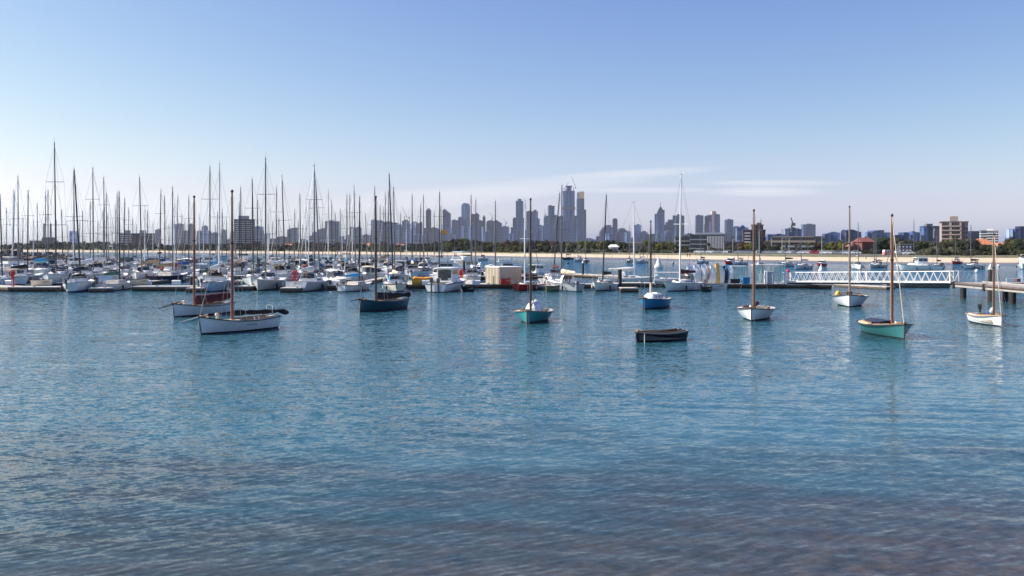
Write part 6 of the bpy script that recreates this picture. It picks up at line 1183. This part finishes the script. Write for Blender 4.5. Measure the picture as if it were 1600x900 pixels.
# H: white, bow-on, yellow buoy
t, h = classic('classic_sailboat', 'bow-on white boat carrying a yellow buoy right of centre', (1327.5, 480), 0, 6.0, 3.25, 1.12, .86, .82, whull, deckm, (.22, .93, .74), blk, .6, .04, full=.7)
x = h.L / 2 - .3 * h.L; H, z0 = spar(t, h, x, 322, 80, mat('weathered_spar', (.20, .14, .12), .6), .085); MB().lathe([(.02, -.05), (.22, .08), (.27, .2), (.14, .4), (.04, .46)], 10).build('yellow_buoy', yelp, t, (.6, -1.0, h.z(.45)))
cover(x + .5, z0 + .28, x - 2.6, z0 + .12, .12, .3, rb, .8, 8).build('sail_cover', cv['black'], t)
for s, e in ((-1, .6), (1, .9)): MB().tube((x + .4, 0, z0 + .36), (x - 2.2, s * 1.0, z0 + .1), .045, .04, 6).build('oar', varnd, t)
# I: sea green, cream deck, navy cockpit cover
t, h = classic('classic_sailboat', 'sea green boat with cream deck and navy cockpit cover', (1413, 531), 21, 6.0, 2.75, .95, .68, .66, thull2, mat('cream_deck', (.66, .52, .36), .6, var=.1), (.48, .9, .66), mat('dark_rail', (.06, .045, .035), .6), .5, .12)
x = h.L / 2 - .33 * h.L; H, z0 = spar(t, h, x, 335, 53, varn, .085)
q = MB(); R_ = []
for i in range(9):
    a = .46 + .46 * i / 8; w = h.b(a) * .68 * (math.sin(math.pi * (i + .6) / 9.2) ** .35); zz = h.z(a) + .09; R_.append([(h.L / 2 - a * h.L, w * c_, zz + .10 * (1 - c_ * c_)) for c_ in (-1, -.5, 0, .5, 1)])
q.loft(R_, cap=False, closed=False); q.build('cockpit_cover', cv['navy'], t)
MB().tube((h.L / 2 - .15, 0, h.z(0)), (x + .02, 0, H - .1), .028, .024, 6).build('furled_stay', cv['cream'], t); q = MB(); q.path([(h.L / 2 - .5, -.12, z0 + .1), (h.L / 2 - .8, .15, z0 + .2), (h.L / 2 - 1.1, -.1, z0 + .15), (h.L / 2 - .9, -.2, z0 + .25)], .06, 5); q.build('anchor_gear', cv['white'], t)
MB().box(0, 0, 0, .3, .3, .14).build('fore_hatch', teak, t, (x + .55, 0, z0))
# J: small white dayboat at right
t, h = classic('classic_sailboat', 'small white dayboat with blue and white bundle at right', (1565, 511), 21, 4.5, 2.0, .82, .62, .62, gel, deckw, (.15, .92, .78), mat('tan_rail', (.35, .25, .18), .6), .7, .06)
x = h.L / 2 - .3 * h.L; H, z0 = spar(t, h, x, 365, 60.5, varn, .065); cover(x - .1, z0 + .42, x - .75, z0 + .1, .16, .24, rb, 1.0, 6).build('sail_bundle', cv['blue'], t); cover(x - .0, z0 + .5, x - .25, z0 + .25, .18, .2, rb, 1.1, 4).build('sail_bundle', cv['white'], t); outboard(t, -h.L / 2 - .05, .25, h.z(1) + .35, .85, blk)
MB().tube((h.L / 2 - .12, 0, h.z(0)), (x + .02, 0, H - .1), .022, .02, 6).build('furled_stay', cv['cream'], t); MB().box(0, 0, 0, .7, .9, .2).build('cockpit_cover', cv['navy'], t, (-.4, 0, h.z(.6) - .12))
# two gulls over the bay
for px, py, lb in ((1298, 354, 'gull flying left above the terrace blocks'), (1442, 349, 'gull flying right above the blue blocks')):
    P = PX(px, py, 150); t = thing('gull', lb, 'bird', P); MB().lathe([(.01, -.22), (.06, -.1), (.07, .05), (.03, .2)], 6).build('body', cv['white'], t).rotation_euler = (math.radians(90), 0, .6)
    for s in (-1, 1): MB().add([(0, -.05, 0), (s * .3, -.02, .14), (s * .6, .05, .05), (s * .3, .12, .12), (0, .1, 0), (s * .3, .05, .16)], [(0, 1, 5, 4), (1, 2, 5), (5, 2, 3), (4, 5, 3)]).build('wing', cv['grey'], t)
# ------------------------------------------------------------------ labels: where two things look the same, say which
ORD = ['first', 'second', 'third', 'fourth', 'fifth', 'sixth', 'seventh', 'eighth', 'ninth', 'tenth', 'eleventh', 'twelfth', 'thirteenth', 'fourteenth', 'fifteenth', 'sixteenth']
def finish_labels():
    by = {}
    for o, l, z, x in LAB: by.setdefault(l, []).append((o, z, x))
    for l, L in by.items():
        if len(L) == 1: continue
        zz = {}
        for o, z, x in L:
            s = x if x is not None else scr(o.location)
            zz.setdefault(z or '', []).append((s, o))
        for z, K in zz.items():
            K.sort(key=lambda k: k[0])
            for i, (s, o) in enumerate(K):
                t = l + (' ' + z if z else '')
                if len(K) > 1: t += ', leftmost' if i == 0 else (', rightmost' if i == len(K) - 1 and len(K) > 2 else (', %s from left' % ORD[i] if i < 16 else ', towards the right'))
                for cut in (' the', ' city', ' carrying', ' with'):
                    if len(t.replace(',', ' ').split()) > 15: t = t.replace(cut + ' ', ' ')
                o['label'] = t
finish_labels()
# ------------------------------------------------------------------ haze over the bay
hz = MB().box(0, 2560, -3, 15000, 5600, 420, 0).build('haze', None)
hm = bpy.data.materials.new('air'); hm.use_nodes = True; t = hm.node_tree; t.nodes.clear()
vo = t.nodes.new('ShaderNodeVolumePrincipled'); vo.inputs['Color'].default_value = (.94, .965, 1, 1); vo.inputs['Density'].default_value = .000034; vo.inputs['Anisotropy'].default_value = .2
oo = t.nodes.new('ShaderNodeOutputMaterial'); t.links.new(vo.outputs[0], oo.inputs['Volume'])
hz.data.materials.clear(); hz.data.materials.append(hm); setting(hz, 'stuff')
